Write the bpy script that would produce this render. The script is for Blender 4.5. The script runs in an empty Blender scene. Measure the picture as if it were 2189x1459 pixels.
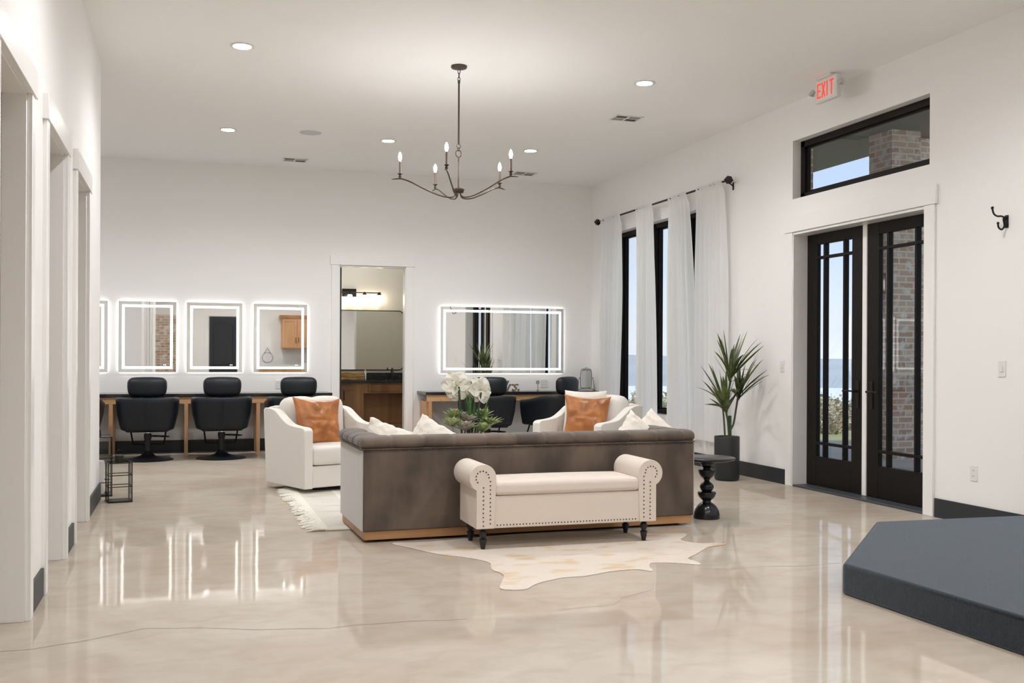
import bpy, bmesh, math, random
from math import pi, sin, cos, radians as RD
from mathutils import Vector, Matrix, noise

S = bpy.context.scene
COL = S.collection
random.seed(7)

# ------------------------------------------------------------------ camera
FPX, YAW, V0, CAMH, ROLL = 2165.4, 0.31129, 761.9, 1.2197, -0.00483
cd = bpy.data.cameras.new('camera')
cam = bpy.data.objects.new('camera', cd)
COL.objects.link(cam)
cd.sensor_width = 36.0
cd.lens = 36.0 * FPX / 2189.0
cd.shift_y = (V0 - 729.5) / 2189.0
cd.clip_end = 2000
cam.matrix_world = (Matrix.Translation((0, 0, CAMH)) @ Matrix.Rotation(-YAW, 4, 'Z')
                    @ Matrix.Rotation(pi / 2, 4, 'X') @ Matrix.Rotation(-ROLL, 4, 'Z'))
S.camera = cam

# ------------------------------------------------------------------ view, world
S.view_settings.view_transform = 'Standard'
S.view_settings.look = 'None'
S.view_settings.gamma = 1
S.view_settings.use_curve_mapping = False
S.view_settings.exposure = 0.13
S.cycles.max_bounces = 10
S.cycles.diffuse_bounces = 7
S.cycles.glossy_bounces = 6
S.cycles.transparent_max_bounces = 16
S.cycles.transmission_bounces = 6
S.cycles.caustics_reflective = False
S.cycles.caustics_refractive = False
S.cycles.sample_clamp_indirect = 6
S.cycles.use_denoising = True
LAMP = 76.0           # watts of a downlight's spot
SKY = 1.4

W = bpy.data.worlds.new('sky')
S.world = W
W.use_nodes = True
nt = W.node_tree
nt.nodes.clear()
def wn(t): return nt.nodes.new(t)
wo = wn('ShaderNodeOutputWorld'); bg = wn('ShaderNodeBackground')
tc = wn('ShaderNodeTexCoord'); sp = wn('ShaderNodeSeparateXYZ')
gr = wn('ShaderNodeValToRGB')
gr.color_ramp.elements[0].position = 0.0; gr.color_ramp.elements[0].color = (0.72, 0.76, 0.80, 1)
gr.color_ramp.elements[1].position = 0.45; gr.color_ramp.elements[1].color = (0.36, 0.48, 0.68, 1)
e = gr.color_ramp.elements.new(0.12); e.color = (0.46, 0.57, 0.74, 1)
mp = wn('ShaderNodeMapping'); mp.inputs['Scale'].default_value = (2.2, 2.2, 9.0)
nz = wn('ShaderNodeTexNoise'); nz.inputs['Scale'].default_value = 1.6; nz.inputs['Detail'].default_value = 6
cr = wn('ShaderNodeValToRGB')
cr.color_ramp.elements[0].position = 0.45; cr.color_ramp.elements[0].color = (0, 0, 0, 1)
cr.color_ramp.elements[1].position = 0.72; cr.color_ramp.elements[1].color = (0.75, 0.75, 0.75, 1)
mx = wn('ShaderNodeMix'); mx.data_type = 'RGBA'; mx.inputs[7].default_value = (0.60, 0.63, 0.67, 1)
L = nt.links.new
L(tc.outputs['Generated'], sp.inputs[0]); L(sp.outputs['Z'], gr.inputs[0])
L(tc.outputs['Generated'], mp.inputs[0]); L(mp.outputs[0], nz.inputs['Vector'])
L(nz.outputs['Fac'], cr.inputs[0]); L(cr.outputs[0], mx.inputs[0]); L(gr.outputs[0], mx.inputs[6])
L(mx.outputs[2], bg.inputs['Color']); bg.inputs['Strength'].default_value = SKY
L(bg.outputs[0], wo.inputs[0])
sl = bpy.data.lights.new('sun', 'SUN'); sl.energy = 3.0; sl.angle = RD(4); sl.color = (1.0, 0.95, 0.87)
sun = bpy.data.objects.new('sun', sl); COL.objects.link(sun)
sun.rotation_euler = Vector((-0.02, -0.75, 0.85)).to_track_quat('Z', 'Y').to_euler()

# ------------------------------------------------------------------ helpers
RV = Vector((cos(YAW), -sin(YAW), 0)); FV = Vector((sin(YAW), cos(YAW), 0)); OV = Vector((0, 0, CAMH))
def at(u, v, **k):
    """surveyed point: where the sight line through (u, v) meets a plane x=, y= or z="""
    u -= 1094.5; v -= V0
    u, v = u - ROLL * v, v + ROLL * u
    d = FV + RV * (u / FPX) + Vector((0, 0, -v / FPX))
    (a, c), = k.items(); i = 'xyz'.index(a)
    return OV + d * ((c - OV[i]) / d[i])

MATS = {}
def mat(name, col, rough=0.6, metal=0.0, spec=0.5, sheen=0.0, coat=0.0, emit=None, es=0.0,
        var=0.0, vscale=8.0, vstretch=(1, 1, 1), col2=None, bump=0.0, bscale=60.0, bstretch=(1, 1, 1), detail=4, coord='Object', sheen_rough=0.4):
    m = bpy.data.materials.new(name); m.use_nodes = True
    t = m.node_tree; b = t.nodes['Principled BSDF']
    b.inputs['Base Color'].default_value = (*col, 1)
    b.inputs['Roughness'].default_value = rough
    b.inputs['Metallic'].default_value = metal
    b.inputs['Specular IOR Level'].default_value = spec
    b.inputs['Sheen Weight'].default_value = sheen
    b.inputs['Sheen Roughness'].default_value = sheen_rough
    b.inputs['Coat Weight'].default_value = coat
    if emit:
        b.inputs['Emission Color'].default_value = (*emit, 1)
        b.inputs['Emission Strength'].default_value = es
    c = t.nodes.new('ShaderNodeTexCoord')
    def noisy(scale, stretch, det):
        mm = t.nodes.new('ShaderNodeMapping'); mm.inputs['Scale'].default_value = stretch
        n = t.nodes.new('ShaderNodeTexNoise'); n.inputs['Scale'].default_value = scale; n.inputs['Detail'].default_value = det
        t.links.new(c.outputs[coord], mm.inputs[0]); t.links.new(mm.outputs[0], n.inputs['Vector'])
        return n
    if var or col2:
        n = noisy(vscale, vstretch, detail)
        r = t.nodes.new('ShaderNodeValToRGB')
        c2 = col2 or tuple(max(0, x * (1 - var)) for x in col)
        r.color_ramp.elements[0].position = 0.38; r.color_ramp.elements[0].color = (*c2, 1)
        r.color_ramp.elements[1].position = 0.62; r.color_ramp.elements[1].color = (*col, 1)
        t.links.new(n.outputs['Fac'], r.inputs[0]); t.links.new(r.outputs[0], b.inputs['Base Color'])
    if bump:
        n = noisy(bscale, bstretch, 3)
        bp = t.nodes.new('ShaderNodeBump'); bp.inputs['Strength'].default_value = bump; bp.inputs['Distance'].default_value = 0.01
        t.links.new(n.outputs['Fac'], bp.inputs['Height']); t.links.new(bp.outputs[0], b.inputs['Normal'])
    MATS[name] = m
    return m

def glassmat(name, tint, refl=1.0, rough=0.0):
    m = bpy.data.materials.new(name); m.use_nodes = True
    t = m.node_tree; t.nodes.clear()
    o = t.nodes.new('ShaderNodeOutputMaterial'); mi = t.nodes.new('ShaderNodeMixShader')
    tr = t.nodes.new('ShaderNodeBsdfTransparent'); gl = t.nodes.new('ShaderNodeBsdfGlossy')
    tr.inputs[0].default_value = (*tint, 1); gl.inputs['Roughness'].default_value = rough
    gl.inputs['Color'].default_value = (refl, refl, refl, 1)
    # Schlick reflectance from the viewing angle, the same from both faces of the pane
    lw = t.nodes.new('ShaderNodeLayerWeight'); lw.inputs['Blend'].default_value = 0.5
    pw = t.nodes.new('ShaderNodeMath'); pw.operation = 'POWER'; pw.inputs[1].default_value = 5.0
    ma = t.nodes.new('ShaderNodeMath'); ma.operation = 'MULTIPLY_ADD'; ma.inputs[1].default_value = 0.92; ma.inputs[2].default_value = 0.035
    t.links.new(lw.outputs['Facing'], pw.inputs[0]); t.links.new(pw.outputs[0], ma.inputs[0])
    t.links.new(ma.outputs[0], mi.inputs[0]); t.links.new(tr.outputs[0], mi.inputs[1]); t.links.new(gl.outputs[0], mi.inputs[2])
    t.links.new(mi.outputs[0], o.inputs[0])
    MATS[name] = m
    return m

class MB:
    def __init__(s): s.bm = bmesh.new(); s.mt = Matrix.Identity(4)
    def v(s, p): return s.bm.verts.new(s.mt @ Vector(p))
    def f(s, vs, smooth=False):
        try:
            fc = s.bm.faces.new(vs); fc.smooth = smooth; return fc
        except ValueError: return None
    def box(s, x0, y0, z0, x1, y1, z1):
        if x0 > x1: x0, x1 = x1, x0
        if y0 > y1: y0, y1 = y1, y0
        if z0 > z1: z0, z1 = z1, z0
        p = [s.v(q) for q in ((x0,y0,z0),(x1,y0,z0),(x1,y1,z0),(x0,y1,z0),(x0,y0,z1),(x1,y0,z1),(x1,y1,z1),(x0,y1,z1))]
        for i in ((3,2,1,0),(4,5,6,7),(0,1,5,4),(1,2,6,5),(2,3,7,6),(3,0,4,7)): s.f([p[k] for k in i])
        return s
    def soft(s, c, size, r=0.03, bulge=(0, 0, 0), n=8, fn=None):
        hx, hy, hz = (q / 2 for q in size)
        r = min(r, hx, hy, hz)
        cache = {}
        def vert(i, j, k):
            key = (i, j, k)
            if key in cache: return cache[key]
            u = [2 * i / n - 1, 2 * j / n - 1, 2 * k / n - 1]
            p = []
            for a, h in zip(u, (hx, hy, hz)):
                # denser rows near the rim so the rounding is smooth
                a = sin(a * pi / 2) if n >= 6 else a
                p.append(a * h)
            q = [max(-(h - r), min(h - r, a)) for a, h in zip(p, (hx, hy, hz))]
            d = Vector([a - b for a, b in zip(p, q)])
            P = Vector(q) + (d.normalized() * r if d.length > 1e-9 else Vector((0, 0, 0)))
            uu = [P[t] / h for t, h in enumerate((hx, hy, hz))]
            P.x += bulge[0] * uu[0] * (1 - uu[1] ** 2) * (1 - uu[2] ** 2)
            P.y += bulge[1] * uu[1] * (1 - uu[0] ** 2) * (1 - uu[2] ** 2)
            P.z += bulge[2] * uu[2] * (1 - uu[0] ** 2) * (1 - uu[1] ** 2)
            if fn: P = Vector(fn(P, uu))
            cache[key] = s.v(P + Vector(c)); return cache[key]
        for a in range(n):
            for b in range(n):
                for quad in (((a,b,0),(a,b+1,0),(a+1,b+1,0),(a+1,b,0)), ((a,b,n),(a+1,b,n),(a+1,b+1,n),(a,b+1,n)),
                             ((a,0,b),(a+1,0,b),(a+1,0,b+1),(a,0,b+1)), ((a,n,b),(a,n,b+1),(a+1,n,b+1),(a+1,n,b)),
                             ((0,a,b),(0,a,b+1),(0,a+1,b+1),(0,a+1,b)), ((n,a,b),(n,a+1,b),(n,a+1,b+1),(n,a,b+1))):
                    s.f([vert(*q) for q in quad], True)
        return s
    def tube(s, pts, r, seg=10, closed=False, caps=True):
        pts = [Vector(p) for p in pts]; n = len(pts)
        rs = r if isinstance(r, (list, tuple)) else [r] * n
        rings = []; prev = None
        for i, p in enumerate(pts):
            if closed: t = pts[(i + 1) % n] - pts[i - 1]
            else: t = pts[min(i + 1, n - 1)] - pts[max(i - 1, 0)]
            t.normalize()
            if prev is None:
                a = Vector((0, 0, 1)) if abs(t.z) < 0.9 else Vector((1, 0, 0))
                nn = t.cross(a).normalized()
            else:
                nn = (prev - t * prev.dot(t)).normalized()
            prev = nn; b = t.cross(nn)
            rings.append([s.v(p + (nn * cos(2 * pi * k / seg) + b * sin(2 * pi * k / seg)) * rs[i]) for k in range(seg)])
        m = n if closed else n - 1
        for i in range(m):
            A, B = rings[i], rings[(i + 1) % n]
            for k in range(seg): s.f([A[k], A[(k + 1) % seg], B[(k + 1) % seg], B[k]], True)
        if not closed and caps:
            s.f(rings[0][::-1]); s.f(rings[-1])
        return s
    def lathe(s, prof, c=(0, 0, 0), seg=32, cap=True):
        rings = []
        for r, z in prof:
            rings.append([s.v((c[0] + r * cos(2 * pi * k / seg), c[1] + r * sin(2 * pi * k / seg), c[2] + z)) for k in range(seg)])
        for A, B in zip(rings, rings[1:]):
            for k in range(seg): s.f([A[k], A[(k + 1) % seg], B[(k + 1) % seg], B[k]], True)
        if cap:
            s.f(rings[0][::-1]); s.f(rings[-1])
        return s
    def prism(s, poly, axis, a0, a1):
        """poly in the plane across the axis, in cyclic order of the other two coordinates"""
        def P(q, a):
            return {'x': (a, q[0], q[1]), 'y': (q[0], a, q[1]), 'z': (q[0], q[1], a)}[axis]
        A = [s.v(P(q, a0)) for q in poly]; B = [s.v(P(q, a1)) for q in poly]
        s.f(A[::-1]); s.f(B); n = len(poly)
        for i in range(n): s.f([A[i], A[(i + 1) % n], B[(i + 1) % n], B[i]])
        return s
    def grid(s, fn, nu, nv, smooth=True):
        g = [[s.v(fn(i / nu, j / nv)) for j in range(nv + 1)] for i in range(nu + 1)]
        for i in range(nu):
            for j in range(nv): s.f([g[i][j], g[i + 1][j], g[i + 1][j + 1], g[i][j + 1]], smooth)
        return s
    def ball(s, c, r, seg=12, sc=(1, 1, 1)):
        mm = s.mt @ Matrix.Translation(c) @ Matrix.Diagonal((sc[0], sc[1], sc[2], 1))
        res = bmesh.ops.create_uvsphere(s.bm, u_segments=seg, v_segments=max(5, seg // 2), radius=r, matrix=mm)
        for v in res['verts']:
            for fc in v.link_faces: fc.smooth = True
        return s
    def build(s, name, m, parent=None, bevel=0.0, bseg=2, sub=0, angle=40, loc=None, rot=None, solid=0.0):
        bmesh.ops.recalc_face_normals(s.bm, faces=s.bm.faces)
        me = bpy.data.meshes.new(name); s.bm.to_mesh(me); s.bm.free()
        if bevel or sub: me.polygons.foreach_set('use_smooth', [True] * len(me.polygons))
        try: me.set_sharp_from_angle(angle=RD(angle))
        except Exception: pass
        me.materials.append(MATS[m] if isinstance(m, str) else m)
        o = bpy.data.objects.new(name, me); COL.objects.link(o)
        if parent: o.parent = parent
        if loc: o.location = loc
        if rot: o.rotation_euler = rot
        if solid:
            q = o.modifiers.new('solid', 'SOLIDIFY'); q.thickness = solid; q.offset = 0
        if bevel:
            q = o.modifiers.new('bevel', 'BEVEL'); q.width = bevel; q.segments = bseg; q.limit_method = 'ANGLE'; q.angle_limit = RD(35)
            q.harden_normals = False
        if sub:
            q = o.modifiers.new('sub', 'SUBSURF'); q.levels = sub; q.render_levels = sub
        return o

def tag(o, label=None, cat=None, group=None, kind=None):
    if label: o['label'] = label
    if cat: o['category'] = cat
    if group: o['group'] = group
    if kind: o['kind'] = kind
    return o
def thing(name, label, cat, loc=(0, 0, 0), rz=0.0, group=None):
    o = bpy.data.objects.new(name, None); COL.objects.link(o)
    o.empty_display_size = 0.1
    o.location = loc; o.rotation_euler = (0, 0, rz)
    return tag(o, label, cat, group)
def copy_tree(o, parent=None):
    c = o.copy(); COL.objects.link(c)
    if parent: c.parent = parent
    for ch in list(o.children): copy_tree(ch, c)
    return c
def place(o, loc, rz=0.0, label=None, group=None):
    o.location = loc; o.rotation_euler = (0, 0, rz)
    if label: o['label'] = label
    if group: o['group'] = group
    return o
def struct(o): o['kind'] = 'structure'; return o
def rot_box(mb, c, size, rz=0.0, rx=0.0, ry=0.0):
    mt = mb.mt.copy()
    mb.mt = mt @ Matrix.Translation(c) @ Matrix.Rotation(rz, 4, 'Z') @ Matrix.Rotation(ry, 4, 'Y') @ Matrix.Rotation(rx, 4, 'X')
    x, y, z = (q / 2 for q in size)
    mb.box(-x, -y, -z, x, y, z); mb.mt = mt
    return mb
def smooth_line(pts, n=6, closed=False):
    P = [Vector(p) for p in pts]; out = []; N = len(P)
    rng = range(N) if closed else range(N - 1)
    for i in rng:
        if closed: a, b, c, d = P[i - 1], P[i], P[(i + 1) % N], P[(i + 2) % N]
        else: a, b, c, d = P[max(i - 1, 0)], P[i], P[i + 1], P[min(i + 2, N - 1)]
        for k in range(n):
            t = k / n
            out.append(0.5 * ((2 * b) + (c - a) * t + (2 * a - 5 * b + 4 * c - d) * t * t + (-a + 3 * b - 3 * c + d) * t ** 3))
    if not closed: out.append(P[-1])
    return out

# ------------------------------------------------------------------ materials
mat('wall_paint', (0.86, 0.85, 0.835), 0.62, bump=0.03, bscale=180)
mat('ceiling_paint', (0.93, 0.925, 0.915), 0.8)
mat('trim_paint', (0.86, 0.85, 0.835), 0.28)
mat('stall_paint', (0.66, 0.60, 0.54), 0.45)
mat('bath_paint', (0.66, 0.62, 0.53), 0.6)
mat('baseboard_black', (0.018, 0.021, 0.026), 0.45)
mat('frame_black', (0.007, 0.005, 0.004), 0.5, spec=0.2)
mat('frame_grey', (0.05, 0.055, 0.06), 0.45)
mat('iron', (0.018, 0.016, 0.014), 0.45, 0.6)
mat('bronze', (0.09, 0.065, 0.05), 0.42, 0.75)
mat('candle_sleeve', (0.17, 0.12, 0.09), 0.5, 0.3)
mat('chrome', (0.85, 0.85, 0.85), 0.12, 1.0)
mat('brass_old', (0.26, 0.22, 0.17), 0.35, 0.9)
mat('wood_maple', (0.62, 0.36, 0.19), 0.42, col2=(0.50, 0.27, 0.13), vscale=5, vstretch=(1, 1, 0.12), bump=0.02)
mat('wood_apron', (0.62, 0.37, 0.20), 0.42, col2=(0.52, 0.29, 0.14), vscale=5, vstretch=(0.12, 1, 1), bump=0.02)
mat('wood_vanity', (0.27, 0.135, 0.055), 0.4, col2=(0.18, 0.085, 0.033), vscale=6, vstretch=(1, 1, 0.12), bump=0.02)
mat('wood_sofa', (0.47, 0.26, 0.12), 0.4, col2=(0.36, 0.19, 0.085), vscale=6, vstretch=(0.12, 1, 1))
mat('counter_black', (0.022, 0.023, 0.026), 0.12, var=0.3, vscale=30)
mat('leather_black', (0.006, 0.0085, 0.013), 0.45, spec=0.36, bump=0.04, bscale=220)
mat('metal_black', (0.012, 0.014, 0.018), 0.35, 0.3)
mat('boucle_white', (0.76, 0.72, 0.675), 0.9, sheen=0.25, bump=0.12, bscale=350)
mat('cushion_white', (0.74, 0.70, 0.655), 0.9, sheen=0.2, bump=0.1, bscale=260, var=0.05, vscale=4)
mat('linen_cream', (0.66, 0.585, 0.515), 0.9, sheen=0.1, bump=0.14, bscale=420, bstretch=(1, 1, 0.3))
mat('fur_cream', (0.80, 0.74, 0.67), 0.95, sheen=0.4, bump=0.5, bscale=90)
mat('tan_leather', (0.50, 0.19, 0.055), 0.34, spec=0.5, col2=(0.33, 0.115, 0.030), vscale=9, bump=0.12, bscale=26)
mat('velvet', (0.130, 0.095, 0.071), 0.75, sheen=0.25, col2=(0.062, 0.044, 0.033), vscale=4.2, vstretch=(1, 1, 0.55), detail=6, bump=0.04, bscale=60)
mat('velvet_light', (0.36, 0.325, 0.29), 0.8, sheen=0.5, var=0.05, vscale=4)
mat('nail_bronze', (0.075, 0.06, 0.05), 0.3, 0.8)
mat('ebony', (0.010, 0.010, 0.012), 0.22, bump=0.03, bscale=40, bstretch=(1, 1, 0.15))
mat('stone_black', (0.018, 0.022, 0.028), 0.28, var=0.35, vscale=9, vstretch=(0.3, 1, 1))
mat('pot_black', (0.018, 0.019, 0.022), 0.5)
mat('moss', (0.12, 0.14, 0.03), 0.95, var=0.5, vscale=50, bump=0.8, bscale=120)
mat('leaf_dark', (0.15, 0.19, 0.045), 0.38, col2=(0.040, 0.065, 0.022), vscale=9)
mat('leaf_green', (0.10, 0.25, 0.04), 0.35, col2=(0.03, 0.10, 0.025), vscale=7)
mat('stem_green', (0.035, 0.075, 0.03), 0.45)
mat('stem_brown', (0.07, 0.065, 0.045), 0.6)
mat('succulent', (0.42, 0.46, 0.22), 0.6, col2=(0.22, 0.28, 0.10), vscale=18)
mat('succulent_grey', (0.42, 0.44, 0.32), 0.6, col2=(0.38, 0.27, 0.25), vscale=14)
mat('petal', (0.80, 0.77, 0.68), 0.55, sheen=0.2, bump=0.08, bscale=40, col2=(0.74, 0.71, 0.60), vscale=20)
mat('pistil', (0.55, 0.55, 0.20), 0.6)
mat('ceramic_white', (0.80, 0.79, 0.77), 0.25)
mat('plastic_white', (0.76, 0.75, 0.73), 0.4)
mat('slot_grey', (0.25, 0.25, 0.25), 0.6)
mat('slot_dark', (0.10, 0.10, 0.095), 0.7)
mat('vent_light', (0.33, 0.33, 0.31), 0.7)
mat('speaker_grey', (0.60, 0.62, 0.62), 0.7)
mat('mirror_silver', (0.86, 0.87, 0.86), 0.015, 1.0)
mat('mirror_edge', (0.55, 0.56, 0.56), 0.3, 0.5)
mat('mirror_led', (0.9, 0.9, 0.9), 0.5, emit=(1.0, 0.98, 0.95), es=2.6)
mat('mirror_halo', (0.9, 0.9, 0.9), 0.5, emit=(1.0, 0.98, 0.96), es=5.6)
mat('lens_on', (0.9, 0.9, 0.9), 0.5, emit=(0.98, 0.985, 1.0), es=165)
mat('bulb_on', (1, 0.95, 0.9), 0.5, emit=(1.0, 0.975, 0.955), es=330)
mat('shade_on', (0.9, 0.88, 0.82), 0.5, emit=(1.0, 0.91, 0.76), es=12)
mat('exit_red', (0.80, 0.06, 0.045), 0.4, emit=(1.0, 0.10, 0.07), es=0.45)
mat('exit_face', (0.85, 0.80, 0.77), 0.4)
mat('clear_lens', (0.55, 0.56, 0.54), 0.15, 0.3)
mat('door_black', (0.014, 0.017, 0.023), 0.5)
mat('basket', (0.50, 0.31, 0.11), 0.8, col2=(0.24, 0.13, 0.04), vscale=14, vstretch=(0.5, 1, 5), bump=1.0, bscale=40, bstretch=(0.4, 1, 3))
mat('rug_wool', (0.80, 0.76, 0.69), 0.95, col2=(0.62, 0.58, 0.50), vscale=9, vstretch=(0.35, 8, 1), bump=0.6, bscale=30, bstretch=(0.5, 8, 1), sheen=0.2)
mat('rug_band', (0.80, 0.765, 0.69), 0.95, bump=0.5, bscale=70)
mat('sign_wood', (0.22, 0.17, 0.13), 0.7, var=0.3, vscale=30)
mat('candle_white', (0.75, 0.74, 0.72), 0.5)
mat('carpet_black', (0.0055, 0.006, 0.007), 1.0, spec=0.02, sheen=0.72, sheen_rough=0.33, col2=(0.003, 0.0033, 0.004), vscale=60, bump=0.6, bscale=420)
mat('concrete_porch', (0.42, 0.40, 0.37), 0.8, var=0.1)
mat('soffit', (0.10, 0.095, 0.085), 0.7, var=0.15, vscale=5, vstretch=(1, 5, 1))
mat('grass', (0.26, 0.31, 0.11), 0.95, col2=(0.34, 0.29, 0.18), vscale=0.5, bump=0.5, bscale=8)
mat('brush', (0.52, 0.46, 0.34), 0.95, col2=(0.38, 0.33, 0.24), vscale=5)
mat('brush_green', (0.36, 0.38, 0.20), 0.95, col2=(0.30, 0.27, 0.17), vscale=5)
mat('water', (0.72, 0.77, 0.82), 0.6)
mat('hazy_hill', (0.42, 0.45, 0.48), 1.0, spec=0, col2=(0.36, 0.40, 0.44), vscale=0.02, detail=2)  # distance haze put into the colour: pale and low in contrast
glassmat('pane', (0.97, 0.985, 0.99), 0.9)
glassmat('pane_dim', (0.93, 0.95, 0.97), 1.0)
glassmat('lantern_glass', (0.985, 0.99, 0.988), 0.35)

# curtain: thin woven cloth that lets daylight through
m = bpy.data.materials.new('curtain_cloth'); m.use_nodes = True; t = m.node_tree
b = t.nodes['Principled BSDF']; b.inputs['Base Color'].default_value = (0.90, 0.90, 0.89, 1); b.inputs['Roughness'].default_value = 0.9
tl = t.nodes.new('ShaderNodeBsdfTranslucent'); tl.inputs[0].default_value = (0.93, 0.94, 0.95, 1)
mi = t.nodes.new('ShaderNodeMixShader'); mi.inputs[0].default_value = 0.42
t.links.new(b.outputs[0], mi.inputs[1]); t.links.new(tl.outputs[0], mi.inputs[2])
t.links.new(mi.outputs[0], t.nodes['Material Output'].inputs[0]); MATS['curtain_cloth'] = m

# brick
def brickmat(name, vertical_axis_x=True, shade=1.0):
    m = bpy.data.materials.new(name); m.use_nodes = True; t = m.node_tree; b = t.nodes['Principled BSDF']
    tcx = t.nodes.new('ShaderNodeTexCoord'); sx = t.nodes.new('ShaderNodeSeparateXYZ'); ad = t.nodes.new('ShaderNodeMath'); cx = t.nodes.new('ShaderNodeCombineXYZ')
    t.links.new(tcx.outputs['Object'], sx.inputs[0])
    t.links.new(sx.outputs['X'], ad.inputs[0]); t.links.new(sx.outputs['Y'], ad.inputs[1])
    t.links.new(ad.outputs[0], cx.inputs[0]); t.links.new(sx.outputs['Z'], cx.inputs[1])
    br = t.nodes.new('ShaderNodeTexBrick')
    br.inputs['Scale'].default_value = 1.0; br.inputs['Brick Width'].default_value = 0.215; br.inputs['Row Height'].default_value = 0.075
    br.inputs['Mortar Size'].default_value = 0.011; br.inputs['Mortar Smooth'].default_value = 0.3; br.inputs['Bias'].default_value = 0.0
    br.inputs['Color1'].default_value = (0.30 * shade, 0.17 * shade, 0.11 * shade, 1)
    br.inputs['Color2'].default_value = (0.42 * shade, 0.32 * shade, 0.24 * shade, 1)
    br.inputs['Mortar'].default_value = (0.50 * shade, 0.46 * shade, 0.40 * shade, 1)
    n = t.nodes.new('ShaderNodeTexNoise'); n.inputs['Scale'].default_value = 9; n.inputs['Detail'].default_value = 6
    r = t.nodes.new('ShaderNodeValToRGB'); r.color_ramp.elements[0].position = 0.52; r.color_ramp.elements[1].position = 0.66
    mx = t.nodes.new('ShaderNodeMix'); mx.data_type = 'RGBA'; mx.inputs[7].default_value = (0.52 * shade, 0.49 * shade, 0.44 * shade, 1)
    t.links.new(cx.outputs[0], br.inputs['Vector']); t.links.new(tcx.outputs['Object'], n.inputs['Vector'])
    t.links.new(n.outputs['Fac'], r.inputs[0]); t.links.new(r.outputs[0], mx.inputs[0]); t.links.new(br.outputs['Color'], mx.inputs[6])
    t.links.new(mx.outputs[2], b.inputs['Base Color']); b.inputs['Roughness'].default_value = 0.9
    bp = t.nodes.new('ShaderNodeBump'); bp.inputs['Strength'].default_value = 0.6; bp.invert = True
    t.links.new(br.outputs['Fac'], bp.inputs['Height']); t.links.new(bp.outputs[0], b.inputs['Normal'])
    MATS[name] = m
brickmat('brick', shade=1.35)

# polished concrete
m = bpy.data.materials.new('polished_concrete'); m.use_nodes = True; t = m.node_tree; b = t.nodes['Principled BSDF']
tcx = t.nodes.new('ShaderNodeTexCoord')
def nzz(scale, det, stretch=(1, 1, 1), dist=0.0):
    mm = t.nodes.new('ShaderNodeMapping'); mm.inputs['Scale'].default_value = stretch
    n = t.nodes.new('ShaderNodeTexNoise'); n.inputs['Scale'].default_value = scale; n.inputs['Detail'].default_value = det
    n.inputs['Distortion'].default_value = dist
    t.links.new(tcx.outputs['Object'], mm.inputs[0]); t.links.new(mm.outputs[0], n.inputs['Vector']); return n
n1 = nzz(0.9, 7, dist=1.2); n2 = nzz(4.5, 8, (1, 1.6, 1), 0.8)
r1 = t.nodes.new('ShaderNodeValToRGB')
r1.color_ramp.elements[0].position = 0.32; r1.color_ramp.elements[0].color = (0.455, 0.382, 0.308, 1)
r1.color_ramp.elements[1].position = 0.68; r1.color_ramp.elements[1].color = (0.54, 0.485, 0.415, 1)
r2 = t.nodes.new('ShaderNodeValToRGB')
r2.color_ramp.elements[0].position = 0.30; r2.color_ramp.elements[0].color = (0.84, 0.82, 0.79, 1)
r2.color_ramp.elements[1].position = 0.58; r2.color_ramp.elements[1].color = (1, 1, 1, 1)
mx = t.nodes.new('ShaderNodeMix'); mx.data_type = 'RGBA'; mx.blend_type = 'MULTIPLY'; mx.inputs[0].default_value = 0.55
t.links.new(n1.outputs['Fac'], r1.inputs[0]); t.links.new(n2.outputs['Fac'], r2.inputs[0])
t.links.new(r1.outputs[0], mx.inputs[6]); t.links.new(r2.outputs[0], mx.inputs[7]); t.links.new(mx.outputs[2], b.inputs['Base Color'])
b.inputs['Roughness'].default_value = 0.6; b.inputs['Specular IOR Level'].default_value = 0.0
n3 = nzz(2.3, 2, dist=0.3); bp = t.nodes.new('ShaderNodeBump'); bp.inputs['Strength'].default_value = 0.032; bp.inputs['Distance'].default_value = 0.03
t.links.new(n3.outputs['Fac'], bp.inputs['Height'])
# sealer film: mirror-like, its reflectance levelling off towards grazing as on a lightly dusty floor
gl = t.nodes.new('ShaderNodeBsdfGlossy'); gl.inputs['Roughness'].default_value = 0.05
t.links.new(bp.outputs[0], gl.inputs['Normal'])
fr = t.nodes.new('ShaderNodeFresnel'); fr.inputs['IOR'].default_value = 1.5
mn = t.nodes.new('ShaderNodeMath'); mn.operation = 'MINIMUM'; mn.inputs[1].default_value = 0.26
mi = t.nodes.new('ShaderNodeMixShader')
t.links.new(fr.outputs[0], mn.inputs[0]); t.links.new(mn.outputs[0], mi.inputs[0])
t.links.new(b.outputs[0], mi.inputs[1]); t.links.new(gl.outputs[0], mi.inputs[2])
t.links.new(mi.outputs[0], t.nodes['Material Output'].inputs[0])
MATS['polished_concrete'] = m

MATS['carpet_black'].node_tree.nodes['Principled BSDF'].inputs['Sheen Tint'].default_value = (0.78, 0.87, 1.0, 1)
# cowhide
mat('cowhide', (0.63, 0.56, 0.48), 0.9, sheen=0.2, col2=(0.57, 0.42, 0.27), vscale=5.5, vstretch=(0.8, 1.6, 1), detail=8, bump=0.5, bscale=90)
cm = MATS['cowhide'].node_tree
for n in cm.nodes:
    if n.type == 'VALTORGB': n.color_ramp.elements[0].position = 0.34; n.color_ramp.elements[1].position = 0.47

# ------------------------------------------------------------------ room shell
XL, XR, YB, YR, ZC = -0.694, 5.513, 13.44, -3.0, 3.66
XO = 5.74           # outer face of the right wall
floor = struct(MB().box(-5.2, YR - 0.6, -0.12, 5.78, 15.9, 0).build('floor', 'polished_concrete'))
struct(MB().box(-5.2, YR - 0.6, ZC, XO, 15.9, ZC + 0.15).build('ceiling', 'ceiling_paint'))

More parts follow.
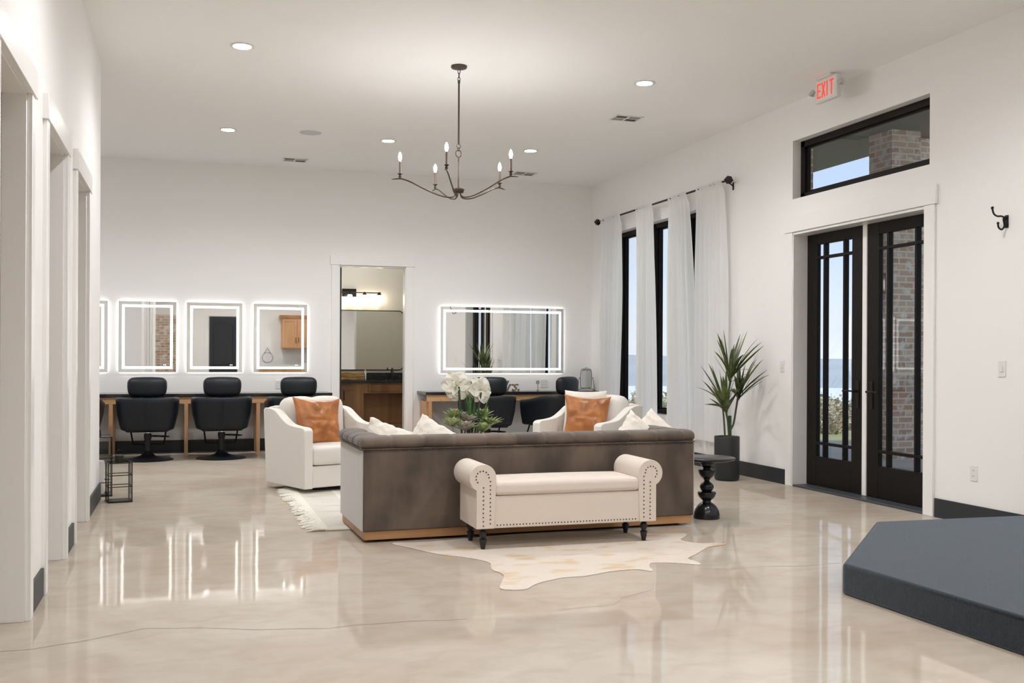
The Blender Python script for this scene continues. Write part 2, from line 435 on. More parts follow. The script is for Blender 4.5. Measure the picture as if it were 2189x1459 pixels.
# cracks in the slab, thin hairlines filled dark
mat('crack_dark', (0.16, 0.12, 0.09), 0.8)
def crack(pts, w=0.0016):
    mb = MB(); P = []
    for i in range(len(pts) - 1):
        a, b_ = at(*pts[i], z=0.0), at(*pts[i + 1], z=0.0)
        for k in range(8):
            q = a.lerp(b_, k / 8); q.y += noise.noise(q * 6) * 0.02 + noise.noise(q * 23) * 0.006; P.append(q)
    P.append(at(*pts[-1], z=0.0))
    for a, b_ in zip(P, P[1:]):
        mb.f([mb.v((a.x, a.y - w, 0.0006)), mb.v((b_.x, b_.y - w, 0.0006)), mb.v((b_.x, b_.y + w, 0.0006)), mb.v((a.x, a.y + w, 0.0006))])
    mb.build('crack', 'crack_dark', floor)
crack([(0, 1392), (70, 1387), (200, 1365), (310, 1342), (420, 1342), (560, 1345), (700, 1344), (800, 1332), (1000, 1322)])
crack([(1490, 1214), (1560, 1216), (1640, 1210), (1720, 1209), (1797, 1203)])
crack([(1190, 1303), (1310, 1292), (1335, 1275), (1400, 1258), (1395, 1240)], 0.001)

# left wall: a thick block of dressing stalls behind three cased openings
OP = [(4.24, 5.09), (5.69, 6.56), (7.14, 8.0)]
ZD = 2.41
segs = [(1.3, OP[0][0]), (OP[0][1], OP[1][0]), (OP[1][1], OP[2][0]), (OP[2][1], 9.2)]
mb = MB()
for a, b_ in segs: mb.box(-0.80, a, 0, XL, b_, ZC)
for a, b_ in OP: mb.box(-0.80, a, ZD + 0.012, XL, b_, ZC)
mb.box(-5.2, 9.08, 0, -0.80, 9.2, ZC)
mb.box(-1.6, YR - 0.3, 0, -1.48, 1.4, ZC); mb.box(-1.5, 1.3, 0, -0.80, 1.42, ZC)
struct(mb.build('wall_left', 'wall_paint'))
mb = MB()
for (a, b_) in segs:
    mb.box(-2.3, a, 0, -0.802, b_ if b_ < 9 else 9.07, ZC)
mb.box(-2.42, OP[0][0], 0, -2.3, 9.07, ZC)
for a, b_ in OP: mb.box(-2.3, a, 2.75, -0.802, b_, ZC)
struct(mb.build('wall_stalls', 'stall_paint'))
for i, (a, b_) in enumerate(OP):
    mb = MB()
    # jamb liner
    mb.box(-0.802, b_ - 0.018, 0, XL - 0.002, b_ + 0.001, ZD); mb.box(-0.802, a - 0.001, 0, XL - 0.002, a + 0.018, ZD); mb.box(-0.802, a, ZD - 0.006, XL - 0.002, b_, ZD + 0.013)
    # casing
    mb.box(XL - 0.002, b_ - 0.008, 0, XL + 0.022, b_ + 0.085, ZD); mb.box(XL - 0.002, a - 0.085, 0, XL + 0.022, a + 0.008, ZD)
    mb.box(XL - 0.002, a - 0.105, ZD, XL + 0.030, b_ + 0.105, ZD + 0.13)
    struct(mb.build('trim_%d' % (i + 1), 'trim_paint', bevel=0.002, bseg=1))
mb = MB()
for a, b_ in [(segs[0][0], OP[0][0] - 0.087), (OP[0][1] + 0.087, OP[1][0] - 0.087), (OP[1][1] + 0.087, OP[2][0] - 0.087), (OP[2][1] + 0.087, 9.2)]:
    mb.box(XL, a, 0, XL + 0.014, b_, 0.14)
mb.box(-5.1, 9.2, 0, XL + 0.014, 9.214, 0.14)
struct(mb.build('baseboard_left', 'baseboard_black'))

# back wall with the washroom doorway
DX0, DX1, DZ = 1.915, 2.82, 2.42
mb = MB()
mb.box(-5.2, YB, 0, DX0, YB + 0.12, ZC); mb.box(DX1, YB, 0, XO, YB + 0.12, ZC); mb.box(DX0, YB, DZ, DX1, YB + 0.12, ZC)
struct(mb.build('wall_back', 'wall_paint'))
mb = MB()
mb.box(DX0, YB - 0.005, 0, DX0 + 0.018, YB + 0.125, DZ); mb.box(DX1 - 0.018, YB - 0.005, 0, DX1, YB + 0.125, DZ); mb.box(DX0, YB - 0.005, DZ - 0.018, DX1, YB + 0.125, DZ)
mb.box(DX0 - 0.095, YB - 0.02, 0, DX0 + 0.006, YB, DZ); mb.box(DX1 - 0.006, YB - 0.02, 0, DX1 + 0.095, YB, DZ)
mb.box(DX0 - 0.115, YB - 0.028, DZ, DX1 + 0.115, YB, DZ + 0.125)
struct(mb.build('trim_4', 'trim_paint', bevel=0.002, bseg=1))
mb = MB(); mb.box(-5.1, YB - 0.014, 0, DX0 - 0.097, YB, 0.15); mb.box(DX1 + 0.097, YB - 0.014, 0, XR, YB, 0.15)
struct(mb.build('baseboard_back', 'baseboard_black'))

# washroom shell
mb = MB(); mb.box(0.9, YB + 0.12, 0, 1.0, 15.7, ZC); mb.box(3.9, YB + 0.12, 0, 4.0, 15.7, ZC); mb.box(0.9, 15.6, 0, 4.0, 15.72, ZC)
mb.box(1.0, YB + 0.12, 0, DX0, YB + 0.125, ZC); mb.box(DX1, YB + 0.12, 0, 3.9, YB + 0.125, ZC); mb.box(DX0, YB + 0.12, DZ, DX1, YB + 0.125, ZC)
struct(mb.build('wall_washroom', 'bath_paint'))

# left wing end wall with a daylight window
mb = MB(); mb.box(-5.3, 9.08, 0, -5.2, 10.3, ZC); mb.box(-5.3, 12.5, 0, -5.2, YB + 0.12, ZC)
mb.box(-5.3, 10.3, 0, -5.2, 12.5, 0.5); mb.box(-5.3, 10.3, 2.9, -5.2, 12.5, ZC)
struct(mb.build('wall_wing', 'wall_paint'))
def window(name, x0, x1, y0, y1, z0, z1, m, fw=0.05, panem='pane', rails=()):
    mb = MB(); mb.box(x0, y0, z0, x1, y0 + fw, z1); mb.box(x0, y1 - fw, z0, x1, y1, z1)
    mb.box(x0, y0, z0, x1, y1, z0 + fw); mb.box(x0, y0, z1 - fw, x1, y1, z1)
    # inner sash
    s = 0.018; xm = (x0 + x1) / 2
    for a in (0,):
        mb.box(xm - 0.01, y0 + fw, z0 + fw, x1 - 0.015, y0 + fw + s, z1 - fw); mb.box(xm - 0.01, y1 - fw - s, z0 + fw, x1 - 0.015, y1 - fw, z1 - fw)
        mb.box(xm - 0.01, y0 + fw, z0 + fw, x1 - 0.015, y1 - fw, z0 + fw + s); mb.box(xm - 0.01, y0 + fw, z1 - fw - s, x1 - 0.015, y1 - fw, z1 - fw)
    o = struct(mb.build(name, m, bevel=0.003, bseg=1))
    MB().box(xm - 0.003, y0 + fw * 0.8, z0 + fw * 0.8, xm + 0.003, y1 - fw * 0.8, z1 - fw * 0.8).build('glass_pane', panem, o)
    return o
window('window_5', -5.29, -5.21, 10.3, 12.5, 0.5, 2.9, 'frame_grey')

# right wall with three tall windows, a transom and the french doors
WIN = [(11.92, 12.70), (10.90, 11.66), (9.97, 10.73)]
WZ0, WZ1 = 0.52, 2.90
DY0, DY1, DDZ = 6.555, 8.385, 2.41
TZ0, TZ1, TY0, TY1 = 2.735, 3.29, 6.525, 8.40
def rightwall(name, x0, x1, m, g=0.0):
    mb = MB()
    cuts = sorted({YR - 0.3, TY0, TY1, YB + 0.12} | {q for w in WIN for q in w})
    mb.box(x0, YR - 0.3, 0, x1, TY0, ZC)
    mb.box(x0, TY0, TZ1, x1, TY1, ZC); mb.box(x0, TY0, DDZ, x1, TY1, TZ0)
    mb.box(x0, TY0, 0, x1, DY0, DDZ); mb.box(x0, DY1, 0, x1, TY1, DDZ)
    y = TY1
    for a, b_ in WIN[::-1]:
        mb.box(x0, y, 0, x1, a, ZC); mb.box(x0, a, 0, x1, b_, WZ0); mb.box(x0, a, WZ1, x1, b_, ZC); y = b_
    mb.box(x0, y, 0, x1, YB + 0.12, ZC)
    return struct(mb.build(name, m))
rightwall('wall_right', XR, 5.68, 'wall_paint')
rightwall('wall_right_brick', 5.68, XO, 'brick')
for i, (a, b_) in enumerate(WIN):
    window('window_%d' % (i + 1), 5.625, 5.735, a + 0.001, b_ - 0.001, WZ0, WZ1, 'frame_black', 0.055)
window('window_4', 5.60, 5.675, TY0 + 0.001, TY1 - 0.001, TZ0, TZ1, 'frame_black', 0.06, 'pane_dim')
mb = MB(); mb.box(XR - 0.014, YR, 0, XR, DY0 - 0.115, 0.145); mb.box(XR - 0.014, DY1 + 0.105, 0, XR, YB, 0.145)
struct(mb.build('baseboard_right', 'baseboard_black'))
# door casing and jambs
mb = MB()
mb.box(XR - 0.02, DY0 - 0.105, 0, XR, DY0 + 0.01, DDZ + 0.005); mb.box(XR - 0.02, DY1 - 0.01, 0, XR, DY1 + 0.095, DDZ + 0.005)
mb.box(XR - 0.028, DY0 - 0.13, DDZ + 0.005, XR, DY1 + 0.12, DDZ + 0.155)
mb.box(XR - 0.012, DY0 - 0.002, 0, 5.70, DY0 + 0.02, DDZ); mb.box(XR - 0.012, DY1 - 0.02, 0, 5.70, DY1 + 0.002, DDZ)
mb.box(XR - 0.012, DY0, DDZ - 0.02, 5.70, DY1, DDZ + 0.004)
struct(mb.build('trim_5', 'trim_paint', bevel=0.003, bseg=1))
struct(MB().box(5.648, 7.466, 0.02, 5.70, 7.523, DDZ - 0.02).build('trim_6', 'trim_paint', bevel=0.003))
struct(MB().box(XR - 0.01, DY0 + 0.02, 0, 5.78, DY1 - 0.02, 0.018).build('trim_7', 'frame_grey', bevel=0.004))

def french_door(name, y0, y1, handle_side, nm):
    x0, x1 = 5.655, 5.70
    z0, z1 = 0.022, DDZ - 0.022
    st = 0.155; top = 0.10; bot = 0.275
    gy0, gy1, gz0, gz1 = y0 + st, y1 - st, z0 + bot, z1 - top
    mb = MB()
    mb.box(x0, y0, z0, x1, gy0, z1); mb.box(x0, gy1, z0, x1, y1, z1)
    mb.box(x0, gy0, z0, x1, gy1, gz0); mb.box(x0, gy0, gz1, x1, gy1, z1)
    o = struct(mb.build(name, 'frame_black', bevel=0.004))
    mb = MB(); bw = 0.013
    for yy in (gy0 + 0.115, gy1 - 0.115): mb.box(x0 - 0.002, yy - bw, gz0, x1 + 0.002, yy + bw, gz1)
    for zz in (gz0 + 0.125, gz1 - 0.125): mb.box(x0 - 0.001, gy0, zz - bw, x1 + 0.001, gy1, zz + bw)
    mb.build('glazing_bars', 'frame_black', o, bevel=0.003)
    MB().box(5.674, gy0 - 0.01, gz0 - 0.01, 5.680, gy1 + 0.01, gz1 + 0.01).build('glass_pane', 'pane_dim', o)
    hy = y0 + 0.065 if handle_side < 0 else y1 - 0.065
    mb = MB(); mb.box(x0 - 0.008, hy - 0.022, 0.78, x0, hy + 0.022, 1.02)
    mb.tube([(x0 - 0.006, hy, 0.93), (x0 - 0.06, hy, 0.93)], 0.011)
    mb.tube([(x0 - 0.055, hy - 0.01 * handle_side, 0.93), (x0 - 0.058, hy - handle_side * 0.07, 0.932), (x0 - 0.055, hy - handle_side * 0.145, 0.928)], 0.008)
    mb.build('door_handle', 'iron', o, bevel=0.002)
    return o
french_door('door_1', 7.525, DY1 - 0.022, -1, 'a')
french_door('door_2', DY0 + 0.022, 7.464, 1, 'b')

# rear of the room, seen in the mirrors
mb = MB()
mb.box(-1.5, YR - 0.12, 0, -0.84, YR, ZC); mb.box(-0.84, YR - 0.12, 2.34, -0.05, YR, ZC); mb.box(-0.05, YR - 0.12, 0, XO, YR, ZC)
struct(mb.build('wall_rear', 'wall_paint'))
struct(MB().box(-1.3, YR - 0.5, 0, 0.2, YR - 0.4, 2.6).build('wall_rear_brick', 'brick'))
mb = MB(); mb.box(0.62, YR, 0, 1.38, YR + 0.04, 2.31)
d3 = struct(mb.build('door_3', 'door_black', bevel=0.003))
poly = [(0.74, 0.95), (1.26, 0.95), (1.26, 2.0)] + [(1.0 + 0.26 * cos(a), 2.0 + 0.14 * sin(a)) for a in [k * pi / 10 for k in range(1, 10)]] + [(0.74, 2.0)]
MB().tube([(p[0], YR + 0.042, p[1]) for p in poly], 0.012, 6, closed=True).build('panel_moulding', 'door_black', d3)
mb = MB(); mb.box(0.50, YR, 0, 0.61, YR + 0.02, 2.32); mb.box(1.39, YR, 0, 1.5, YR + 0.02, 2.32); mb.box(0.48, YR, 2.32, 1.52, YR + 0.025, 2.45)
struct(mb.build('trim_8', 'trim_paint'))
cb = thing('wall_cabinet', 'light wood wall cabinet seen reflected in the right of the three upright mirrors', 'cabinet', (3.02, YR + 0.002, 1.42))
MB().box(-0.42, 0, 0, 0.42, 0.32, 0.86).build('body', 'wood_maple', cb, bevel=0.003)
MB().prism([(0, 0.86), (0.35, 0.86), (0.42, 0.95), (0, 0.95)], 'x', -0.49, 0.49).build('cornice', 'wood_maple', cb, bevel=0.003)
for sx in (-1, 1):
    mb = MB(); c = sx * 0.21
    mb.box(c - 0.2, 0.32, 0.02, c + 0.2, 0.328, 0.84)
    for q in ((c - 0.2, 0.02, c - 0.14, 0.84), (c + 0.14, 0.02, c + 0.2, 0.84), (c - 0.14, 0.02, c + 0.14, 0.09), (c - 0.14, 0.77, c + 0.14, 0.84)):
        mb.box(q[0], 0.328, q[1], q[2], 0.343, q[3])
    dd = mb.build('door', 'wood_maple', cb, bevel=0.002)
    MB().tube([(sx * 0.04, 0.343, 0.16), (sx * 0.04, 0.37, 0.18), (sx * 0.04, 0.37, 0.30), (sx * 0.04, 0.343, 0.32)], 0.007, 6).build('handle', 'iron', dd)
kc = thing('base_cabinet', 'dark-topped counter unit along the far wall, glimpsed in the mirrors', 'cabinet', (3.3, YR + 0.002, 0))
MB().box(-1.3, 0, 0.0, 1.3, 0.58, 0.86).build('body', 'wood_maple', kc, bevel=0.003)
MB().box(-1.33, 0, 0.86, 1.33, 0.62, 0.90).build('worktop', 'counter_black', kc, bevel=0.004)
hs = thing('hanging_sign', 'round white sign on a black strap, reflected in the right upright mirror', 'sign', (2.22, YR + 0.002, 1.02))
MB().lathe([(0.0, 0), (0.14, 0), (0.14, 0.015), (0, 0.015)], seg=28).build('board', 'plastic_white', hs, rot=(-pi / 2, 0, 0), loc=(0, 0.0, 0.14))
MB().tube([(-0.1, 0.012, 0.24), (0, 0.012, 0.42), (0.1, 0.012, 0.24)], 0.006, 6).build('strap', 'iron', hs)
MB().tube([(0.145 * cos(k * pi / 12), 0.008, 0.14 + 0.145 * sin(k * pi / 12)) for k in range(24)], 0.006, 6, closed=True).build('rim', 'iron', hs)

# ------------------------------------------------------------------ outside
struct(MB().box(XO, 2.0, -0.16, 9.2, 14.0, -0.02).build('porch_floor', 'concrete_porch'))
mb = MB(); mb.box(XO, 2.0, 4.02, 9.0, 14.0, 4.2); mb.box(XO, 12.9, 3.84, 8.6, 13.1, 4.02)
struct(mb.build('porch_roof', 'soffit'))
for i, (x, y, hh) in enumerate([(8.2, 10.36, 4.03), (8.2, 5.2, 4.03)]):
    pc = MB().box(0, 0, 0, 0.42, 0.44, hh + 0.02).build('brick_column', 'brick', loc=(x, y, -0.02))
    tag(pc, ['square brick porch column standing outside the right-hand glass door', 'brick porch column beyond the wall to the right of the doors'][i], 'column')
struct(MB().box(8.63, 10.62, -0.16, 11.0, 10.78, 4.01).build('porch_brick_wall', 'brick'))
struct(MB().box(XO, 14.05, -0.2, 6.26, 14.3, 4.2).build('wing_brick_wall', 'brick'))
sc = thing('porch_lamp', 'small black lantern lit on the brick column outside the doors', 'lamp', (8.2, 10.52, 2.12))
MB().box(-0.11, -0.055, -0.1, -0.0, 0.055, -0.085).box(-0.11, -0.055, 0.13, 0.0, 0.055, 0.15).box(-0.012, -0.055, -0.1, 0, 0.055, 0.15).build('frame', 'iron', sc)
MB().box(-0.075, -0.02, -0.05, -0.035, 0.02, 0.07).build('bulb', 'shade_on', sc)

# terrain: a slope of brush falling to a lake with hills on the far shore
def gz(d):
    pts = [(0, -0.18), (6, -0.22), (14, -0.9), (40, -3.2), (90, -6.0), (180, -9.2), (262, -11.2), (300, -12.5)]
    for (a, za), (b_, zb) in zip(pts, pts[1:]):
        if d <= b_: return za + (zb - za) * (d - a) / (b_ - a)
    return -12.5
def ground(i, j):
    ang = RD(-25 + 95 * j); d = 0.02 + 300 * i ** 2.2
    x = 9.0 + d * cos(ang); y = 11 + d * sin(ang)
    return (x, y, gz(d) + (noise.noise(Vector((x, y, 0)) * 0.08) * 0.35 if d > 12 else 0))
struct(MB().grid(ground, 60, 50).build('hillside', 'grass'))
struct(MB().box(XO, 13.98, -0.4, 12.0, 60.0, -0.15).box(9.19, -20, -0.4, 14, 14.0, -0.15).build('lawn', 'grass'))
struct(MB().grid(lambda i, j: (9 + (230 + 900 * i) * cos(RD(-30 + 110 * j)), 11 + (230 + 900 * i) * sin(RD(-30 + 110 * j)), -11.3), 4, 60).build('lake', 'water'))
def hill(i, j):
    ang = RD(-30 + 110 * j); d = 430 + 500 * i
    z = -11.5 + (math.sin(min(1, i * 2.6) * pi / 2) * (13.5 + 7.5 * noise.noise(Vector((j * 7, 3.3, 0))) + 2 * noise.noise(Vector((j * 26, 1.3, 0)))))
    z += noise.noise(Vector((j * 60, i * 20, 0))) * 0.8
    return (9 + d * cos(ang), 11 + d * sin(ang), z)
struct(MB().grid(hill, 16, 160).build('far_shore', 'hazy_hill'))

def bush_mesh(seed, name, m):
    random.seed(seed); mb = MB()
    for k in range(260):
        a = random.uniform(0, 2 * pi); r = random.uniform(0, 0.45); z0 = random.uniform(0, 0.9)
        p0 = Vector((cos(a) * r, sin(a) * r, z0)); dr = Vector((cos(a) * random.uniform(0.2, 0.9), sin(a) * random.uniform(0.2, 0.9), random.uniform(0.2, 1.0))) * random.uniform(0.25, 0.75)
        w = 0.012; p1 = p0 + dr
        mb.f([mb.v(p0 + Vector((w, 0, 0))), mb.v(p0 + Vector((-w, 0, 0))), mb.v(p1)])
        for q in range(3):
            c = p0.lerp(p1, random.uniform(0.35, 1)); s = random.uniform(0.03, 0.075)
            ax = Vector([random.uniform(-1, 1) for _ in range(3)]).normalized(); bx = ax.orthogonal().normalized()
            mb.f([mb.v(c + ax * s), mb.v(c + bx * s), mb.v(c - ax * s), mb.v(c - bx * s)])
    return mb.build(name, m)
random.seed(5)
bushes = [bush_mesh(1, 'shrub', 'brush'), bush_mesh(2, 'shrub', 'brush_green')]
used = [False, False]
def add_bush(x, y, z, s, k, label):
    o = bushes[k] if not used[k] else bushes[k].copy()
    if used[k]: COL.objects.link(o)
    used[k] = True
    o.location = (x, y, z - 0.05); o.scale = (s, s, s * random.uniform(0.8, 1.1)); o.rotation_euler = (0, 0, random.uniform(0, 6))
    tag(o, label, 'shrub', 'shrubs on the hillside outside the windows')
random.seed(11)
placed = []
for i in range(400):
    # spread over the slope that the door lights and the tall windows look out on
    u = random.uniform(1738, 1838) if i % 3 else random.uniform(1335, 1432)
    d = 19 + random.random() ** 1.3 * 85
    az = Vector(FV + RV * ((u - 1094.5) / FPX)).normalized()
    o0 = az * d
    sc_ = random.uniform(0.75, 1.1) * (1.0 + (d - 17) / 45)
    if any((o0 - q).length < 1.15 * (sc_ + r_) for q, r_ in placed): continue
    if len(placed) >= 56: break
    placed.append((o0, sc_))
    dd = Vector((o0.x - 9, o0.y - 11)).length
    sc_ = min(sc_, max(0.5, (1.22 - 0.038 * d - gz(dd)) / 1.35))
    add_bush(o0.x, o0.y, gz(dd), sc_, 0 if random.random() < 0.72 else 1,
             'twiggy tan and green shrub on the hillside below the glass doors and windows')

# ------------------------------------------------------------------ ceiling fittings
dl = thing('recessed_downlight', 'x', 'ceiling light', (0, 0, 0))
MB().lathe([(0.070, 0.0), (0.092, -0.001), (0.094, -0.006), (0.072, -0.009), (0.066, -0.004)], seg=32, cap=False).build('trim_ring', 'plastic_white', dl)
MB().lathe([(0.0, -0.0035), (0.069, -0.0035), (0.069, -0.002), (0.0, -0.002)], seg=32, cap=False).build('lens', 'lens_on', dl)
ll = bpy.data.lights.new('lamp', 'SPOT'); ll.energy = LAMP; ll.spot_size = RD(154); ll.spot_blend = 0.85; ll.shadow_soft_size = 0.05; ll.color = (0.975, 0.985, 1.0)
lo = bpy.data.objects.new('lamp', ll); COL.objects.link(lo); lo.parent = dl; lo.location = (0, 0, -0.06)
spots = [((0.41, 8.26), 'lit round downlight nearest upper left, above the left doorways'),
         ((3.87, 8.22), 'lit round downlight right of the chandelier, in front of the double vent'),
         ((0.42, 11.37), 'lit round downlight at the far left, left of the round speaker'),
         ((2.17, 11.36), 'lit round downlight just left behind the chandelier'),
         ((3.87, 11.35), 'lit round downlight just right behind the chandelier')]
hid = [(0.41, 5.13), (2.14, 5.13), (3.87, 5.13), (0.41, 2.0), (2.14, 2.0), (3.87, 2.0), (0.41, -1.1), (2.14, -1.1), (3.87, -1.1), (-1.9, 11.37), (-3.8, 11.37), (2.3, 14.5)]
for i, (p, lab) in enumerate(spots + [(q, 'lit recessed downlight elsewhere on the ceiling') for q in hid]):
    o = dl if i == 0 else copy_tree(dl)
    place(o, (p[0], p[1], ZC), 0, lab, 'recessed downlights in the ceiling')

tag(MB().lathe([(0.0, -0.004), (0.105, -0.004), (0.118, -0.003), (0.118, 0.0)], seg=40, cap=False).build('ceiling_speaker', 'speaker_grey', loc=(1.285, 11.24, ZC)),
    'flush round grey ceiling speaker between two downlights', 'speaker')

vt = thing('ceiling_vent', 'x', 'air vent', (0, 0, 0))
mb = MB(); w, h = 0.15, 0.11
mb.box(-w, -h, -0.008, w, -h + 0.02, 0); mb.box(-w, h - 0.02, -0.008, w, h, 0); mb.box(-w, -h, -0.008, -w + 0.02, h, 0); mb.box(w - 0.02, -h, -0.008, w, h, 0)
mb.box(-0.01, -h, -0.008, 0.01, h, 0); mb.box(-w, -0.008, -0.008, w, 0.008, 0)
mb.build('frame', 'plastic_white', vt)
MB().box(-w + 0.01, -h + 0.01, -0.002, w - 0.01, h - 0.01, 0.0).build('duct', 'slot_dark', vt)
for sx in (-1, 1):
    for sy in (-1, 1):
        mb = MB(); x0, x1 = (0.012, w - 0.022) if sx > 0 else (-w + 0.022, -0.012)
        for k in range(5):
            yy = sy * 0.5 * h + (k - 2) * 0.017
            rot_box(mb, ((x0 + x1) / 2, yy, -0.005), (x1 - x0, 0.010, 0.0012), rx=RD(35 * (1 if sx * sy > 0 else -1)))
        mb.build('louvre', 'vent_light' if sx * sy < 0 else 'slot_grey', vt)
for i, (p, lab) in enumerate([((4.265, 9.49), 'white four-panel ceiling vent beside the windows, nearest the doors'),
                              ((1.28, 12.85), 'white ceiling vent near the back wall on the left, below the speaker'),
                              ((4.28, 12.80), 'white ceiling vent near the back wall on the right, behind the chandelier')]):
    place(vt if i == 0 else copy_tree(vt), (p[0], p[1], ZC), 0, lab, 'ceiling vents')

# exit sign
ex = thing('exit_sign', 'white exit sign with red letters hung from the ceiling by the doors', 'sign', (5.27, 7.50, ZC))
MB().box(-0.05, -0.10, -0.022, 0.03, 0.10, 0).build('ceiling_mount', 'plastic_white', ex, bevel=0.004)
MB().box(-0.022, -0.155, -0.215, 0.022, 0.155, -0.018).build('housing', 'plastic_white', ex, bevel=0.006)
MB().box(-0.024, -0.135, -0.195, -0.0215, 0.135, -0.035).build('face', 'exit_face', ex)
mb = MB()
def letter(rects, y):   # y runs towards the camera = reading direction to the right
    for (a0, b0, a1, b1) in rects: mb.box(-0.0265, y - a0, -0.18 + b0, -0.0235, y - a1, -0.18 + b1)
lw, lh = 0.052, 0.13
E_ = [(0, 0, 0.015, lh), (0, 0, lw, 0.016), (0, lh - 0.016, lw, lh), (0, lh / 2 - 0.008, lw * 0.85, lh / 2 + 0.008)]
letter(E_, 0.122)
for sg in (-1, 1):
    rot_box(mb, (-0.025, 0.032, -0.115), (0.003, 0.016, lh * 1.06), rx=sg * RD(19))
letter([(0, 0, 0.016, lh)], -0.014)
letter([(0, lh - 0.016, 0.06, lh), (0.022, 0, 0.038, lh)], -0.054)
mb.build('lettering', 'exit_red', ex)
for sy in (-1, 1):
    hd = MB().tube([(0, sy * 0.155, -0.12), (0, sy * 0.19, -0.12)], 0.012).build('lamp_arm', 'plastic_white', ex)
    mb = MB(); mb.mt = Matrix.Translation((-0.01, sy * 0.205, -0.11)) @ Matrix.Rotation(RD(-60), 4, 'Y')
    mb.lathe([(0.0, -0.02), (0.018, -0.018), (0.030, 0.01), (0.033, 0.018), (0.0, 0.024)], seg=20, cap=False)
    mb.build('lamp_head', 'clear_lens', ex)

# chandelier
CX, CY = 2.174, 8.25
ch = thing('chandelier', 'dark bronze five-arm candle chandelier on a long rod', 'chandelier', (CX, CY, ZC))
MB().lathe([(0.0, 0.0), (0.066, 0.0), (0.068, -0.012), (0.062, -0.02), (0.0, -0.028)], seg=32, cap=False).build('canopy', 'bronze', ch)
mb = MB()
for k in range(3):
    c = -0.045 - k * 0.034
    pts = [(0.010 * cos(a) if k % 2 == 0 else 0, 0 if k % 2 == 0 else 0.010 * cos(a), c + 0.022 * sin(a)) for a in [j * pi / 6 for j in range(12)]]
    mb.tube(pts, 0.003, 6, closed=True)
mb.build('chain', 'bronze', ch)
MB().tube([(0, 0, -0.125), (0, 0, -0.66)], 0.0075, 12).tube([(0, 0, -0.12), (0, 0, -0.145)], 0.011, 12).build('rod', 'bronze', ch)
mb = MB()
mb.tube([(0.016 * cos(a), 0, -0.675 + 0.02 * sin(a)) for a in [j * pi / 8 for j in range(16)]], 0.003, 6, closed=True)
mb.tube([(0.008 * cos(a), 0, -0.70 + 0.014 * sin(a)) for a in [j * pi / 8 for j in range(16)]], 0.003, 6, closed=True)
mb.tube([(0.024 * cos(a), 0, -0.738 + 0.03 * sin(a)) for a in [j * pi / 10 for j in range(20)]], 0.0042, 8, closed=True)
mb.build('ring_link', 'bronze', ch)
MB().tube([(0, 0, -0.765), (0, 0, -1.04)], 0.0065, 12).build('lower_rod', 'bronze', ch)
MB().lathe([(0.0, -1.025), (0.050, -1.03), (0.052, -1.037), (0.044, -1.062), (0.040, -1.066), (0.0, -1.07)], seg=32, cap=False).build('hub', 'bronze', ch)
for k in range(5):
    a = RD(28 + 72 * k); ca, sa = cos(a), sin(a)
    def P(r, z): return (r * ca, r * sa, z)
    pts = smooth_line([P(0.025, -1.055), P(0.028, -1.085), P(0.06, -1.105), P(0.15, -1.095), P(0.28, -1.045), P(0.40, -0.988), P(0.47, -0.966), P(0.50, -0.964), P(0.56, -0.972)], 5)
    rr = [0.0062] * (len(pts) - 5) + [0.0055, 0.005, 0.004, 0.003, 0.002]
    arm = MB().tube(pts, rr, 8).build('arm', 'bronze', ch)
    z = -0.962
    mb = MB(); mb.lathe([(0.005, -0.002), (0.007, 0.006), (0.013, 0.012), (0.013, 0.020), (0.007, 0.027), (0.012, 0.032), (0.021, 0.038), (0.021, 0.041), (0.0, 0.042)], (0.49 * ca, 0.49 * sa, z), 16, cap=False)
    mb.build('cup', 'bronze', arm)
    MB().lathe([(0.0, 0.04), (0.0095, 0.04), (0.0095, 0.145), (0.0, 0.145)], (0.49 * ca, 0.49 * sa, z), 14, cap=False).build('candle_sleeve', 'candle_sleeve', arm)
    MB().lathe([(0.006, 0.145), (0.0105, 0.158), (0.0145, 0.175), (0.012, 0.195), (0.005, 0.213), (0.0, 0.22)], (0.49 * ca, 0.49 * sa, z), 14, cap=False).build('bulb', 'bulb_on', arm)

# ------------------------------------------------------------------ mirrors with light bands
def led_mirror(w, h, label, loc, group=None, proto=None, button=True):
    r = thing('lighted_mirror', label, 'mirror', loc, 0, group)      # local: faces -Y, origin lower centre on the wall
    MB().box(-w / 2 + 0.02, -0.028, 0.02, w / 2 - 0.02, 0, h - 0.02).build('back_box', 'mirror_edge', r)
    g = MB().box(-w / 2, -0.034, 0, w / 2, -0.029, h).build('mirror_glass', 'mirror_silver', r)
    MB().tube([(-w/2, -0.0315, 0), (w/2, -0.0315, 0), (w/2, -0.0315, h), (-w/2, -0.0315, h)], 0.0028, 6, closed=True).build('edge', 'mirror_edge', g)
    i0, bw = 0.040, 0.030
    def ring(y0, y1, a, t):
        mb = MB()
        mb.box(-w / 2 + a, y0, a, w / 2 - a, y1, a + t); mb.box(-w / 2 + a, y0, h - a - t, w / 2 - a, y1, h - a)
        mb.box(-w / 2 + a, y0, a + t, -w / 2 + a + t, y1, h - a - t); mb.box(w / 2 - a - t, y0, a + t, w / 2 - a, y1, h - a - t)
        return mb
    ring(-0.0355, -0.0335, i0, bw).build('light_band', 'mirror_led', r)
    ring(-0.024, -0.008, 0.008, 0.011).build('back_light', 'mirror_halo', r)
    if button:
        MB().box(w / 2 - 0.15, -0.0352, 0.085, w / 2 - 0.14, -0.034, 0.095).box(w / 2 - 0.13, -0.0352, 0.085, w / 2 - 0.12, -0.034, 0.095).build('touch_button', 'mirror_led', r)
    return r
zm = 1.006
mA = led_mirror(0.675, 0.878, 'upright lit mirror reflecting brick, leftmost fully visible on the back wall', (-0.458, YB, zm), 'upright lit mirrors over the left counter')
